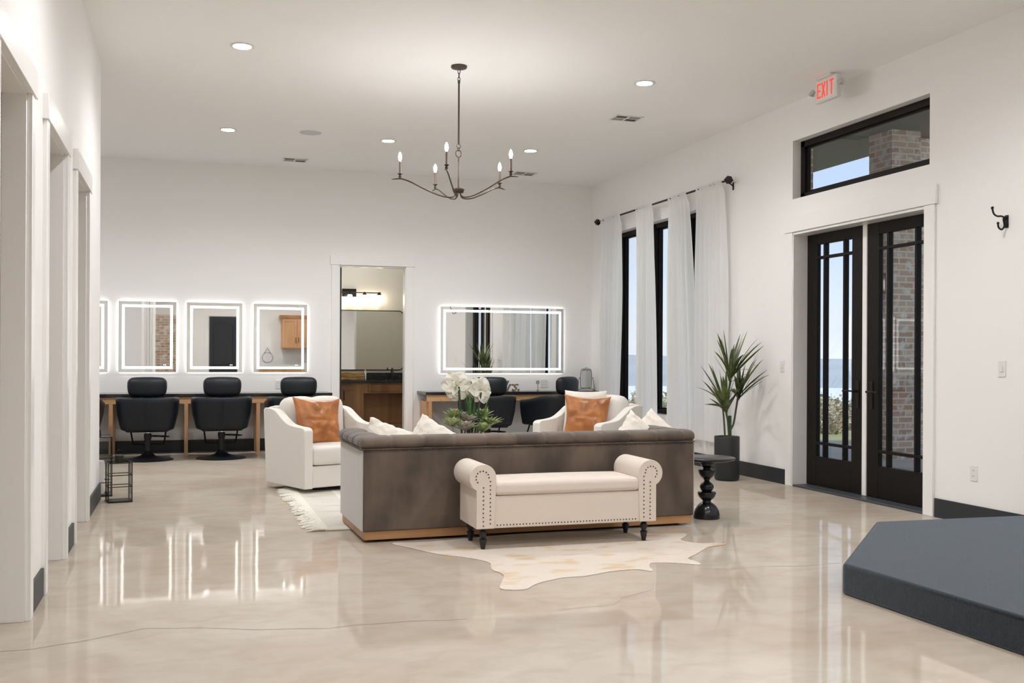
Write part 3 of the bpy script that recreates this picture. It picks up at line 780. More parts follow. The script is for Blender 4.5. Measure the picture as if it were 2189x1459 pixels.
for x, lab in [(0.345, 'upright lit mirror reflecting a black door, middle of the full three'),
               (1.163, 'upright lit mirror reflecting a wooden cabinet, beside the doorway'),
               (-1.26, 'upright lit mirror mostly cut off by the end of the left wall')]:
    place(copy_tree(mA), (x, YB, zm), 0, lab)
led_mirror(1.785, 0.905, 'wide lit mirror over the right counter reflecting curtains and plant', (4.185, YB, 0.992), button=False)

# ------------------------------------------------------------------ counters / desks
def counter(name, label, x0, x1, legs, endpanel=False):
    r = thing(name, label, 'counter', (x0, 12.9, 0))
    L_ = x1 - x0; D = YB - 12.9 - 0.002
    MB().box(0, 0, 0.715, L_, D, 0.752).build('worktop', 'counter_black', r, bevel=0.003)
    MB().box(0.02, 0.02, 0.63, L_ - 0.005, 0.045, 0.715).build('apron', 'wood_apron', r, bevel=0.002)
    for lx in legs:
        x = lx - x0
        MB().box(x - 0.022, 0.02, 0, x + 0.022, 0.11, 0.63).build('leg', 'wood_maple', r, bevel=0.002)
        MB().box(x - 0.02, 0.11, 0.15, x + 0.02, D - 0.02, 0.60).build('divider', 'wood_maple', r) if False else None
        MB().box(x - 0.022, D - 0.10, 0.0, x + 0.022, D - 0.016, 0.63).build('leg', 'wood_maple', r, bevel=0.002)
    if endpanel:
        MB().box(0.022, 0.11, 0.0, 0.04, D - 0.10, 0.63).build('end_panel', 'wood_maple', r)
        MB().box(0.02, 0.10, 0.55, 0.046, D - 0.10, 0.63).build('end_rail', 'wood_maple', r, bevel=0.002)
        MB().box(0.02, 0.10, 0, 0.046, D - 0.10, 0.08).build('end_rail', 'wood_maple', r, bevel=0.002)
    return r
counter('makeup_counter', 'long wood-framed counter with black top under the four upright mirrors', -4.4, 1.765, [-4.2, -3.36, -2.52, -1.68, -0.85, 0.005, 0.855, 1.70])
rc = counter('makeup_counter', 'wood-framed counter with black top under the wide mirror', 2.975, 5.49, [3.02 + 0.02, 5.44], True)

# ------------------------------------------------------------------ styling chairs
def styling_chair():
    r = thing('styling_chair', 'x', 'salon chair')
    # seat shell: horseshoe, faces -Y
    path = []
    for k in range(5): path.append((-1, -1 + 1.05 * k / 5))
    for k in range(25):
        a = pi - pi * k / 24
        ex_ = 2 / 3.4
        c, s_ = cos(a), sin(a)
        path.append((math.copysign(abs(c) ** ex_, c), 0.05 + 0.95 * abs(s_) ** ex_))
    for k in range(5): path.append((1, 0.05 - 1.05 * (k + 1) / 5))
    n = len(path)
    mb = MB(); rings = []
    for i, (px, py) in enumerate(path):
        fr = min(1, max(0, (py + 1) / 1.2))      # 0 at front tip, 1 at back
        top = 0.665 + 0.065 * fr ** 1.5
        bot = 0.345
        t_ = 0.055
        prof = []
        for (ins, z) in [(0.055, bot), (0.012, bot + 0.02), (0.0, bot + 0.06), (-0.028, (bot + top) / 2), (-0.042, top - 0.06), (-0.046, top - 0.015), (-0.036, top), (0.0, top + 0.004), (0.020, top - 0.012), (0.03, top - 0.05), (t_ + 0.01, (bot + top) / 2), (t_ + 0.04, bot + 0.06), (0.10, bot)]:
            hx, hy = 0.302 - ins, 0.30 - ins
            prof.append(mb.v((px * hx, py * hy if py > 0 else py * 0.28, z)))
        rings.append(prof)
    for A, B in zip(rings, rings[1:]):
        m_ = len(A)
        for k in range(m_): mb.f([A[k], A[(k + 1) % m_], B[(k + 1) % m_], B[k]], True)
    mb.f(rings[0][::-1]); mb.f(rings[-1])
    mb.build('shell', 'leather_black', r, angle=70)
    MB().tube([(0, 0.3475, 0.37), (0, 0.345, 0.55), (0, 0.348, 0.70)], 0.0028, 6).build('seam', 'leather_black', r)
    MB().soft((0, -0.01, 0.36), (0.47, 0.47, 0.05), 0.025, n=8).build('seat_pan', 'metal_black', r)
    MB().soft((0, -0.04, 0.44), (0.48, 0.50, 0.13), 0.045, (0, 0, 0.02), 10).build('seat_cushion', 'leather_black', r)
    def hr(P, u):
        return (P.x * (1 - 0.06 * (u[2] < 0) * abs(u[2])), P.y + 0.03 * u[0] ** 2 * -1, P.z)
    MB().soft((0, 0.24, 0.85), (0.43, 0.13, 0.215), 0.085, (0, 0.015, 0.012), 14, hr).build('headrest', 'leather_black', r)
    MB().tube([(-0.06, 0.25, 0.70), (-0.06, 0.25, 0.79)], 0.008).tube([(0.06, 0.25, 0.70), (0.06, 0.25, 0.79)], 0.008).build('headrest_posts', 'chrome', r)
    MB().lathe([(0.022, 0.26), (0.022, 0.335)], seg=20).build('piston', 'chrome', r)
    MB().lathe([(0.05, 0.330), (0.05, 0.345)], seg=20).build('seat_plate', 'metal_black', r)
    MB().lathe([(0.036, 0.05), (0.036, 0.245), (0.042, 0.25), (0.042, 0.305), (0.03, 0.31)], seg=24).build('column', 'metal_black', r)
    MB().lathe([(0.0, 0.0), (0.285, 0.0), (0.29, 0.006), (0.275, 0.012), (0.20, 0.022), (0.13, 0.036), (0.08, 0.055), (0.05, 0.085), (0.036, 0.11)], seg=48, cap=False).build('base', 'metal_black', r)
    mb = MB(); mb.tube(smooth_line([(-0.04, 0, 0.275), (-0.10, 0.03, 0.272), (-0.19, 0.03, 0.268), (-0.235, 0.0, 0.268), (-0.20, -0.03, 0.272), (-0.12, -0.02, 0.28), (-0.04, 0, 0.282)], 4), 0.006, 8)
    mb.build('pump_lever', 'metal_black', r)
    mb = MB()
    for sx in (-1, 1):
        mb.tube([(sx * 0.20, -0.22, 0.35), (sx * 0.175, -0.30, 0.17), (sx * 0.17, -0.33, 0.155)], 0.010, 8)
    mb.tube([(-0.18, -0.32, 0.155), (0.18, -0.32, 0.155)], 0.009, 8)
    mb.build('footrest_frame', 'metal_black', r)
    MB().box(-0.17, -0.40, 0.145, 0.17, -0.31, 0.157).build('footrest', 'metal_black', r, bevel=0.004)
    return r
sc0 = styling_chair()
G = 'black salon chairs at the counters'
chairs = [((-0.42, 12.50), 180, 'black salon chair at the left counter, second from the left edge, below the brick-reflecting mirror'),
          ((0.405, 12.50), 180, 'black salon chair below the mirror that reflects a black door'),
          ((1.27, 12.46), 182, 'black salon chair partly hidden behind the left white armchair'),
          ((-1.26, 12.50), 178, 'black salon chair almost wholly hidden behind the end of the left wall'),
          ((3.62, 12.25), 172, 'black salon chair behind the white flowers at the right counter'),
          ((4.53, 12.35), 218, 'black salon chair turned sideways near the windows, behind the right armchair')]
for i, (p, a, lab) in enumerate(chairs):
    place(sc0 if i == 0 else copy_tree(sc0), (p[0], p[1], 0), RD(a), lab, G)

# ------------------------------------------------------------------ armchairs
def armchair(label, loc, rz):
    r = thing('armchair', label, 'armchair', loc, rz, 'white swivel armchairs')
    W_ = 0.81; hx = W_ / 2; t_ = 0.085
    MB().lathe([(0.0, 0.012), (0.26, 0.012), (0.26, 0.03), (0.10, 0.034), (0.10, 0.052), (0.0, 0.052)], seg=40, cap=False).build('swivel_base', 'metal_black', r)
    prof = smooth_line([(-0.385, 0.56), (-0.34, 0.585), (-0.20, 0.592), (-0.06, 0.61), (0.06, 0.66), (0.17, 0.715), (0.28, 0.735), (0.375, 0.735)], 4)
    poly = [(-0.385, 0.05)] + [(p[0], p[1]) for p in [Vector((q[0], q[1], 0)) for q in prof]] + [(0.40, 0.72), (0.345, 0.05)]
    for sx in (-1, 1):
        a0, a1 = (sx * hx, sx * (hx - t_))
        MB().prism(poly, 'x', min(a0, a1), max(a0, a1)).build('arm', 'boucle_white', r, bevel=0.018, bseg=3)
    MB().prism([(0.20, 0.05), (0.345, 0.05), (0.40, 0.74), (0.27, 0.76)], 'x', -hx + t_ * 0.5, hx - t_ * 0.5).build('back', 'boucle_white', r, bevel=0.02, bseg=3)
    MB().box(-hx + t_, -0.37, 0.055, hx - t_, 0.30, 0.245).build('seat_base', 'boucle_white', r, bevel=0.01)
    MB().soft((0, -0.09, 0.33), (W_ - 2 * t_ - 0.008, 0.59, 0.155), 0.03, (0, 0.006, 0.022), 12).build('seat_cushion', 'cushion_white', r)
    def hump(P, u):
        z = P.z
        if u[2] > 0: z += u[2] * (-0.016 * math.exp(-(u[0] / 0.16) ** 2) + 0.008 * (1 - u[0] ** 2) - 0.02 * abs(u[0]) ** 6)
        return (P.x * (1 + 0.03 * u[2]), P.y, z)
    mb = MB(); mb.mt = Matrix.Translation((0, 0.205, 0.605)) @ Matrix.Rotation(RD(-9), 4, 'X')
    mb.soft((0, 0, 0), (W_ - 2 * t_ - 0.01 , 0.17, 0.46), 0.08, (0, 0.035, 0), 16, hump)
    mb.build('back_cushion', 'cushion_white', r)
    return r
armchair('white upholstered armchair on the left, facing the coffee table, tan pillow on it', (1.215, 9.47, 0.0), RD(22.3))
armchair('white upholstered armchair on the right by the windows, seen over the sofa', (3.84, 9.44, 0.0), RD(-55.6))

# pillows
def pillow_mb(w, h, T, pinch=0.07, n=40, wr=0.006, seed=0, fur=0.0, seam=False):
    mb = MB(); sd = Vector((seed * 3.1, seed * 1.7, 0))
    rows = {}
    def P(i, j, side):
        u, v = 2 * i / n - 1, 2 * j / n - 1
        u, v = sin(u * pi / 2), sin(v * pi / 2)
        x = u * w / 2 * (1 - pinch * (1 - v * v)); z = v * h / 2 * (1 - pinch * (1 - u * u))
        th = T * ((1 - u ** 2) ** 0.5 * (1 - v ** 2) ** 0.5) ** 0.9
        th += wr * noise.noise(Vector((u * 3, v * 3, side)) + sd) * (1 - max(abs(u), abs(v)) ** 3)
        if seam:
            th -= 0.012 * math.exp(-(u / 0.045) ** 2) * (1 - v * v) + 0.012 * math.exp(-(v / 0.045) ** 2) * (1 - u * u)
        if fur: 
            q = Vector((x, z, side)) * 26 + sd
            th += fur * noise.noise(q); x += fur * noise.noise(q + Vector((9, 0, 0))); z += fur * noise.noise(q + Vector((0, 9, 0)))
        return (x, side * th, z)
    g = {}
    for side in (-1, 1):
        for i in range(n + 1):
            for j in range(n + 1):
                edge = i in (0, n) or j in (0, n)
                key = (i, j, 0 if edge else side)
                if key not in g: g[key] = mb.v(P(i, j, side))
    for side in (-1, 1):
        for i in range(n):
            for j in range(n):
                q = [g[(a, b_, 0 if a in (0, n) or b_ in (0, n) else side)] for a, b_ in ((i, j), (i + 1, j), (i + 1, j + 1), (i, j + 1))]
                mb.f(q, True)
    return mb
def pillow(name, label, w, h, T, m, loc, rz, tilt, roll=0.0, group=None, **k):
    o = pillow_mb(w, h, T, **k).build(name, m, angle=80)
    o.matrix_world = Matrix.Translation(loc) @ Matrix.Rotation(rz, 4, 'Z') @ Matrix.Rotation(tilt, 4, 'X') @ Matrix.Rotation(roll, 4, 'Y')
    tag(o, label, 'pillow', group)
    return o
def on_chair(loc, rz, x, y, z): return (Matrix.Translation(loc) @ Matrix.Rotation(rz, 4, 'Z')) @ Vector((x, y, z))
c1 = (1.215, 9.47, 0); c2 = (3.84, 9.44, 0)
pillow('leather_pillow', 'square tan leather pillow on the left armchair', 0.47, 0.46, 0.075, 'tan_leather', on_chair(c1, RD(22.3), -0.075, -0.03, 0.615), RD(22.3 - 6), RD(-17), RD(3), 'tan leather pillows', seam=True, wr=0.022, pinch=0.15)
pillow('leather_pillow', 'square tan leather pillow on the right armchair', 0.47, 0.46, 0.075, 'tan_leather', on_chair(c2, RD(-55.6), 0.03, -0.07, 0.615), RD(-22), RD(-16), RD(3), 'tan leather pillows', seam=True, wr=0.022, pinch=0.15, seed=4)
mat('ribbed_cream', (0.80, 0.75, 0.68), 0.9, bump=0.0)
rp = pillow_mb(0.44, 0.46, 0.07, n=30)
for v in rp.bm.verts: v.co.y *= 1 + 0.10 * sin(v.co.z * 2 * pi / 0.022)
rp = rp.build('ribbed_pillow', 'ribbed_cream', angle=80)
rp.matrix_world = Matrix.Translation(on_chair(c2, RD(-55.6), -0.08, 0.06, 0.655)) @ Matrix.Rotation(RD(-36), 4, 'Z') @ Matrix.Rotation(RD(-12), 4, 'X')
tag(rp, 'ribbed cream pillow tucked behind the tan pillow on the right armchair', 'pillow')
FG = 'fluffy white pillows on the sofa'
FZ = 0.545
for (px, py, rz, rl, lab, sd) in [((1.36), 7.02, 22, 20, 'fluffy white pillow at the left end of the sofa, leaning left', 1),
                                   ((1.66), 6.98, -14, 30, 'fluffy white pillow second from the left on the sofa, corner up', 2),
                                   ((3.26), 7.02, 10, 42, 'fluffy white pillow near the right end of the sofa, corner up', 3),
                                   ((3.48), 7.2, -30, 40, 'fluffy white pillow in the right corner of the sofa', 4)]:
    pillow('fur_pillow', lab, 0.40, 0.40, 0.085, 'fur_cream', (px, py, FZ), RD(rz), RD(-14), RD(rl), FG, fur=0.010, n=40, seed=sd, pinch=0.04)

# ------------------------------------------------------------------ sofa
SA = math.atan2(0.05, 2.42)
so = thing('sofa', 'long taupe velvet sofa seen from behind, on a wood plinth', 'sofa', (1.095, 6.56, 0), SA)
LS, DS = 2.43, 0.86
MB().box(0.012, 0.012, 0.018, LS - 0.012, DS - 0.012, 0.075).build('plinth', 'wood_sofa', so, bevel=0.003)
for (x, y) in ((0.10, 0.08), (LS - 0.16, 0.08), (0.10, DS - 0.12), (LS - 0.16, DS - 0.12)):
    MB().box(x, y, 0.0, x + 0.07, y + 0.07, 0.018).build('foot', 'metal_black', so)
MB().box(0.004, 0.0, 0.075, LS - 0.004, 0.19, 0.62).build('back', 'velvet', so, bevel=0.008)
for x in (0.0, LS - 0.17):
    MB().box(x + 0.006, 0.19, 0.075, x + 0.164, DS, 0.62).build('arm', 'velvet', so, bevel=0.008)
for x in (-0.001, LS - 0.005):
    MB().box(x, 0.004, 0.077, x + 0.006, DS - 0.004, 0.60).build('side_panel', 'velvet_light', so)  # thin slabs of paler velvet over the outer sides
MB().box(0.17, 0.19, 0.075, LS - 0.17, DS - 0.02, 0.28).build('seat_base', 'velvet', so, bevel=0.008)
for k in range(3):
    wq = (LS - 0.34) / 3
    MB().soft((0.17 + wq * (k + 0.5), 0.53, 0.345), (wq - 0.006, 0.64, 0.14), 0.03, (0, 0, 0.015), 10).build('seat_cushion', 'velvet', so)
def roll_fn(length, hw, hh, pitch, axis):
    mb = MB(); n = int(length / 0.011); seg = 20; rings = []
    for i in range(n + 1):
        a = i / n * length
        e_ = min(1.0, min(a, length - a) / 0.035); e_ = math.sqrt(max(0.0, 1 - (1 - e_) ** 2)) * 0.75 + 0.25
        ph = (a % pitch) / pitch; dd_ = min(ph, 1 - ph) * pitch
        c = (1 - 0.10 * math.exp(-(dd_ / 0.012) ** 2)) * e_
        rg = []
        for k in range(seg):
            th = 2 * pi * k / seg
            w_ = math.copysign(abs(cos(th)) ** 0.7, cos(th)) * hw * c
            z_ = math.copysign(abs(sin(th)) ** 0.8, sin(th)) * hh * c
            if z_ < 0: z_ *= 0.75
            rg.append(mb.v((a, w_, z_) if axis == 'x' else (w_, a, z_)))
        rings.append(rg)
    for A, B in zip(rings, rings[1:]):
        for k in range(seg): mb.f([A[k], A[(k + 1) % seg], B[(k + 1) % seg], B[k]], True)
    mb.f(rings[0][::-1]); mb.f(rings[-1])
    return mb
roll_fn(LS + 0.03, 0.115, 0.048, 0.215, 'x').build('top_roll', 'velvet', so, loc=(-0.015, 0.095, 0.646), angle=80)
for x in (0.085, LS - 0.085):
    roll_fn(DS - 0.03, 0.105, 0.048, 0.215, 'y').build('top_roll', 'velvet', so, loc=(x, 0.05, 0.645), angle=80)
MB().tube([(0.0, -0.004, 0.612), (LS, -0.004, 0.612)], 0.005, 8).tube([(-0.004, 0, 0.612), (-0.004, DS, 0.612)], 0.005, 8).build('piping', 'velvet', so)
mb = MB()
for k in range(96): mb.ball((0.02 + k * (LS - 0.04) / 95, -0.004, 0.603), 0.0042, 6)
mb.build('nailhead_trim', 'nail_bronze', so)

# ------------------------------------------------------------------ cream bench
BX, BY = 2.345, 6.08
be = thing('storage_bench', 'cream upholstered roll-arm bench with nailhead trim behind the sofa', 'bench', (BX, BY, 0), RD(-0.6))
hx = 0.615; DB = 0.415; aw = 0.118; zb = 0.14
rc_, cz = 0.0875, 0.457
for sx in (-1, 1):
    xo = hx; xi = hx - aw; cxr = hx + 0.045 - rc_
    poly = [(xi, zb), (xo, zb), (xo, cz - 0.075)]
    for k in range(19):
        a = RD(-58 + (180 + 58) * k / 18)
        poly.append((cxr + rc_ * cos(a), cz + rc_ * sin(a)))
    poly = [(sx * p[0], p[1]) for p in poly]
    arm = MB().prism(poly, 'y', 0, DB).build('arm', 'linen_cream', be, bevel=0.012, bseg=3)
    # nail line: up the outer side, round the roll and down the inner side
    mb = MB(); line = []
    z = zb + 0.02
    while z < cz - 0.05: line.append((xo - 0.045, z)); z += 0.0265
    rr = 0.042
    for k in range(9):
        a = RD(-42 + 222 * k / 8); line.append((cxr + 0.004 + rr * cos(a) * (1.0), cz + 0.004 + rr * sin(a)))
    z = cz - 0.02
    while z > zb + 0.01: line.append((xi + 0.028, z)); z -= 0.0265
    for (x, z) in line: mb.ball((sx * x, -0.001, z), 0.0048, 8, (1, 0.5, 1))
    mb.build('nailhead_trim', 'nail_bronze', arm)
MB().box(-hx + aw - 0.004, 0.008, zb, hx - aw + 0.004, DB - 0.008, 0.343).build('storage_box', 'linen_cream', be, bevel=0.006)
def tuft(P, u):
    z = P.z
    if u[2] > 0:
        for tx in [-0.75, -0.45, -0.15, 0.15, 0.45, 0.75]:
            for ty in (-0.3, 0.35):
                z -= 0.016 * math.exp(-(((u[0] - tx) * 0.5) / 0.035) ** 2 - (((u[1] - ty) * 0.2) / 0.035) ** 2) * u[2]
    return (P.x, P.y, z)
MB().soft((0, DB / 2 - 0.004, 0.388), (2 * (hx - aw), DB - 0.002, 0.086), 0.028, (0, 0, 0.016), 34, tuft).build('seat_lid', 'linen_cream', be, angle=80)
mb = MB()
k = 0; x = -hx + aw + 0.02
while x < hx - aw - 0.01: mb.ball((x, 0.0065, zb + 0.02), 0.0046, 8, (1, 0.5, 1)); x += 0.0215
mb.build('nailhead_trim', 'nail_bronze', be)
legp = [(0.0, 0.005), (0.014, 0.005), (0.016, 0.02), (0.023, 0.055), (0.025, 0.066), (0.015, 0.072), (0.013, 0.076), (0.020, 0.082), (0.0245, 0.098), (0.0235, 0.115), (0.015, 0.124), (0.022, 0.129), (0.026, 0.134), (0.026, 0.142), (0, 0.142)]
for (x, y) in ((-0.555, 0.06), (0.555, 0.065), (-0.555, DB - 0.05), (0.555, DB - 0.05)):
    MB().lathe(legp, (x, y, 0), 24, cap=False).build('leg', 'ebony', be)

# ------------------------------------------------------------------ hides and rugs
cp = [(50,232),(170,262),(340,300),(520,322),(650,352),(668,395),(740,430),(715,505),(790,519),(880,512),(950,478),(1100,445),(1250,432),(1420,402),(1560,393),(1655,403),(1640,380),(1635,365),(1665,352),(1800,354),(1945,363),(1930,345),(1875,325),(1950,285),(2000,255),(2105,240),(2060,230),(1940,232),(1830,212),(1865,185),(1840,171),(1600,172),(1300,158),(1000,165),(750,180),(480,205),(250,225)]
pts = [at(820 + x / 2.88, 1080 + y / 2.88, z=0.003) for x, y in cp]
pts = smooth_line(pts, 5, True)
mb = MB(); mb.prism([(p.x + 0.006 * noise.noise(p * 40), p.y + 0.006 * noise.noise(p * 37)) for p in pts], 'z', 0.0008, 0.0045)
tag(mb.build('cowhide_rug', 'cowhide'), 'pale tan and cream cowhide lying under the cream bench', 'rug')

ru = thing('fringed_rug', 'ivory woven rug with tasselled edge under the armchair and sofa', 'rug', (0, 0, 0))
MB().box(0.93, 7.10, 0.0008, 3.95, 9.42, 0.011).build('weave', 'rug_wool', ru, bevel=0.003)
mb = MB()
for x in (1.24, 1.50, 1.9, 2.4): mb.box(x, 7.105, 0.0105, x + 0.045, 9.415, 0.0125)
mb.build('raised_band', 'rug_band', ru)
mb = MB(); random.seed(3)
y = 7.11
while y < 9.42:
    l = random.uniform(0.09, 0.16); dy = random.uniform(-0.03, 0.03)
    mb.tube([(0.95, y, 0.010), (0.93 - l * 0.4, y + dy * 0.3, 0.014), (0.93 - l * 0.8, y + dy, 0.008), (0.93 - l, y + dy * 1.4, 0.005)], [0.006, 0.0065, 0.006, 0.004], 5)
    if random.random() < 0.6:
        mb.ball((0.93 - l * random.uniform(0.2, 0.7), y, 0.013), 0.010, 6)
    y += 0.017
fr = mb.build('fringe', 'rug_band', ru); fr['kind'] = 'stuff'

# ------------------------------------------------------------------ coffee table with arrangement
TX, TY = 2.30, 8.05
ct = thing('coffee_table', 'white round coffee table hidden behind the sofa back', 'coffee table', (TX, TY, 0.0125))
MB().lathe([(0.0, 0.37), (0.50, 0.37), (0.51, 0.385), (0.51, 0.40), (0.50, 0.412), (0.0, 0.412)], seg=64, cap=False).build('top', 'ceramic_white', ct)
MB().lathe([(0.0, 0.0), (0.26, 0.0), (0.26, 0.02), (0.14, 0.06), (0.14, 0.34), (0.2, 0.37), (0.0, 0.37)], seg=48, cap=False).build('pedestal', 'ceramic_white', ct)
FXc, FYc, FZc = 2.19, 8.0, 0.4255
fb = thing('flower_arrangement', 'white amaryllis and succulents in a white bowl behind the sofa', 'flower arrangement', (FXc, FYc, FZc))
MB().lathe([(0.0, 0.0), (0.10, 0.0), (0.16, 0.03), (0.225, 0.09), (0.245, 0.145), (0.238, 0.147), (0.21, 0.10), (0.0, 0.09)], seg=48, cap=False).build('bowl', 'ceramic_white', fb)
MB().lathe([(0.0, 0.15), (0.10, 0.148), (0.18, 0.135), (0.225, 0.12), (0.2, 0.10), (0, 0.1)], seg=32, cap=False).build('moss_bed', 'moss', fb)
def leafblade(mb, base, tip, w, bend, n=9, fold=0.25, twist=0.0):
    base, tip = Vector(base), Vector(tip); d = tip - base; side = d.cross(Vector((0, 0, 1)))
    if side.length < 1e-4: side = Vector((1, 0, 0))
    side.normalize(); side = Matrix.Rotation(twist, 3, d.normalized()) @ side
    up = side.cross(d).normalized()
    prev = None
    for i in range(n + 1):
        t_ = i / n
        c = base + d * t_ + Vector((0, 0, 1)) * bend * (4 * t_ * (1 - t_))
        ww = w * (0.45 + 0.55 * sin(min(1, t_ * 2.2) * pi / 2)) * (1 - t_ ** 3) + 0.0004
        cur = [mb.v(c - side * ww), mb.v(c - up * ww * fold), mb.v(c + side * ww)]
        if prev:
            mb.f([prev[0], prev[1], cur[1], cur[0]], True); mb.f([prev[1], prev[2], cur[2], cur[1]], True)
        prev = cur
RVx = RV
def rel(u, v, y=FYc):      # offset from the arrangement's base
    p = at(u, v, y=y); return Vector((p.x - FXc, p.y - FYc, p.z - FZc))
mb = MB()
for (b0, t0, w, bd, dy) in [((975, 905), (942, 852), 0.013, 0.045, 0.02), ((1008, 905), (990, 832), 0.016, 0.0, -0.05), ((1010, 905), (1020, 832), 0.018, 0.0, 0.03),
                        ((1000, 905), (985, 835), 0.012, 0.0, 0.06), ((1018, 900), (1045, 850), 0.012, 0.01, 0.0), ((1022, 900), (1036, 865), 0.012, 0.01, -0.06), ((1020, 903), (1050, 868), 0.010, 0.012, 0.05),
                        ((1000, 905), (1003, 840), 0.017, 0.0, -0.02), ((995, 905), (1015, 850), 0.017, 0.0, 0.05), ((985, 905), (975, 875), 0.014, 0.01, -0.04)]:
    B = rel(*b0); T_ = rel(*t0); B.z = 0.13; B.y += dy; T_.y += dy * 1.5
    leafblade(mb, B, T_, w * 1.5, bd, twist=random.uniform(-0.6, 0.6))
mb.build('leaf_blades', 'leaf_green', fb, solid=0.0012)
mb = MB()
for (b0, t0, dy) in [((988, 905), (981, 826), 0.0), ((1004, 905), (995, 830), 0.03), ((1012, 905), (1027, 838), -0.02)]:
    B = rel(*b0); T_ = rel(*t0); B.z = 0.12; B.y += dy; T_.y += dy
    mb.tube([B, B.lerp(T_, 0.5), T_], 0.008, 10)
mb.build('flower_stems', 'stem_green', fb)
def bloom(center, face, R, seed):
    random.seed(seed)
    mb = MB(); face = Vector(face).normalized(); q = face.to_track_quat('Z', 'Y').to_matrix().to_4x4()
    base = Matrix.Translation(center) @ q
    for k in range(6):
        a = k * pi / 3 + random.uniform(-0.12, 0.12); outer = k % 2
        mb.mt = base @ Matrix.Rotation(a, 4, 'Z')
        Rk = R * (1.0 if outer else 0.92) * random.uniform(0.9, 1.08); wk = R * (0.50 if outer else 0.42); ph = random.uniform(0, 6)
        def P(i, j, Rk=Rk, wk=wk, ph=ph, outer=outer):
            t_ = i; s_ = 2 * j - 1
            wd = wk * (sin(pi * min(1, t_ * 0.86 + 0.12)) ** 0.75)
            x = Rk * t_; y = s_ * wd
            z = Rk * (0.42 * t_ ** 0.7 - 0.45 * t_ ** 2.6) - Rk * 0.5 + 0.10 * Rk * s_ * s_ + 0.035 * Rk * sin(9 * t_ + 5 * s_ + ph) * t_
            z += 0.004 if outer else 0
            return (x, y, z)
        mb.grid(P, 12, 8)
    mb.mt = base
    st = MB()
    return mb
blooms = [((976, 822), (-0.25, -0.9, 0.2), 0.135, 0.0), ((1030, 832), (0.35, -0.9, 0.1), 0.13, -0.04), ((963, 835), (-0.9, -0.3, -0.1), 0.10, 0.05), ((1003, 822), (0.1, 0.6, 0.6), 0.10, 0.10), ((1010, 842), (0.1, -0.3, -0.5), 0.085, 0.08)]
for i, ((u, v), fc, R_, dy) in enumerate(blooms):
    c = rel(u, v); c.y += dy
    o = bloom(c, fc, R_, 20 + i).build('bloom', 'petal', fb, solid=0.0012, angle=80)
    f_ = Vector(fc).normalized(); mb = MB()
    for k in range(6):
        off = Vector((random.uniform(-1, 1), random.uniform(-1, 1), random.uniform(-1, 1))) * 0.012
        mb.tube([c - f_ * R_ * 0.4, c + f_ * R_ * 0.02 + off, c + f_ * R_ * 0.2 + off * 1.6 - Vector((0, 0, 0.01))], 0.0013, 5)
        mb.ball(c + f_ * R_ * 0.2 + off * 1.6 - Vector((0, 0, 0.01)), 0.003, 6)
    mb.build('stamens', 'pistil', o)
def rosette(cx, cy, cz, R, n, m, name, lift=0.5, w=0.25, spiky=False):
    mb = MB()
    for k in range(n):
        t_ = k / n; a = k * 2.39996; el = min(1.5, lift * (0.35 + 1.3 * (1 - t_))); r_ = R * (0.75 + 0.35 * t_) * random.uniform(0.85, 1.15)
        tip = Vector((cos(a) * cos(el), sin(a) * cos(el), sin(el))) * r_
        leafblade(mb, (cx, cy, cz), Vector((cx, cy, cz)) + tip, R * w, 0.01, 6, 0.35)
    return mb.build(name, m, fb, solid=0.003 if not spiky else 0.0012)
for (u, v, dy, R_, n, m, lf, w) in [(960, 905, -0.10, 0.085, 26, 'succulent', 0.7, 0.16), (985, 912, -0.15, 0.095, 24, 'succulent_grey', 0.7, 0.15), (1022, 914, -0.14, 0.075, 26, 'succulent', 0.9, 0.3),
                                 (1042, 904, -0.06, 0.10, 30, 'succulent', 0.6, 0.09), (1035, 890, 0.05, 0.09, 22, 'succulent', 0.8, 0.12), (970, 890, 0.0, 0.085, 30, 'succulent', 1.0, 0.12),
                                 (1000, 897, -0.05, 0.07, 22, 'succulent_grey', 0.9, 0.2), (990, 893, -0.02, 0.07, 20, 'succulent_grey', 1.0, 0.12)]:
    c = rel(u, v); 
    rosette(c.x, c.y + dy, max(0.13, c.z - 0.02), R_ * 1.2, int(n * 1.3), m, 'succulent', lf, w * 1.35, True)
tr_ = tag(MB().lathe([(0.0, 0.0), (0.035, 0.0), (0.06, 0.05), (0.07, 0.13), (0.062, 0.17), (0.056, 0.165), (0.0, 0.14)], seg=32, cap=False).build('ceramic_vase', 'ceramic_white', loc=(2.02, 8.33, 0.4255)),
          'low white ceramic pot just left of the flowers behind the sofa', 'vase')

# ------------------------------------------------------------------ side table
sd = thing('side_table', 'black round side table with stacked-sphere pedestal at the sofa end', 'side table', (3.775, 6.88, 0))
def arc(c0, r, a0, a1, z0, n=8, sz=1.0): return [(c0 + r * cos(RD(a0 + (a1 - a0) * k / n)), z0 + sz * r * sin(RD(a0 + (a1 - a0) * k / n))) for k in range(n + 1)]
prof = [(0, 0), (0.098, 0.0)] + arc(0, 0.100, 5, 70, 0.008, 10, 1.22) + [(0.030, 0.132)]
prof += [(0.036, 0.138)] + arc(0, 0.070, -60, -4, 0.197, 8, 0.95) + [(0.068, 0.199), (0.040, 0.202)]
prof += arc(0, 0.053, -50, 58, 0.238, 12, 0.80) + [(0.018, 0.284), (0.024, 0.290)]
prof += arc(0, 0.065, -65, -4, 0.368, 8, 1.15) + [(0.062, 0.370), (0.03, 0.374)]
prof += [(0.03, 0.380)] + arc(0, 0.050, -60, 10, 0.422, 8, 0.9) + [(0.045, 0.436), (0, 0.436)]
MB().lathe(prof, seg=40, cap=False).build('pedestal', 'ebony', sd, angle=35)
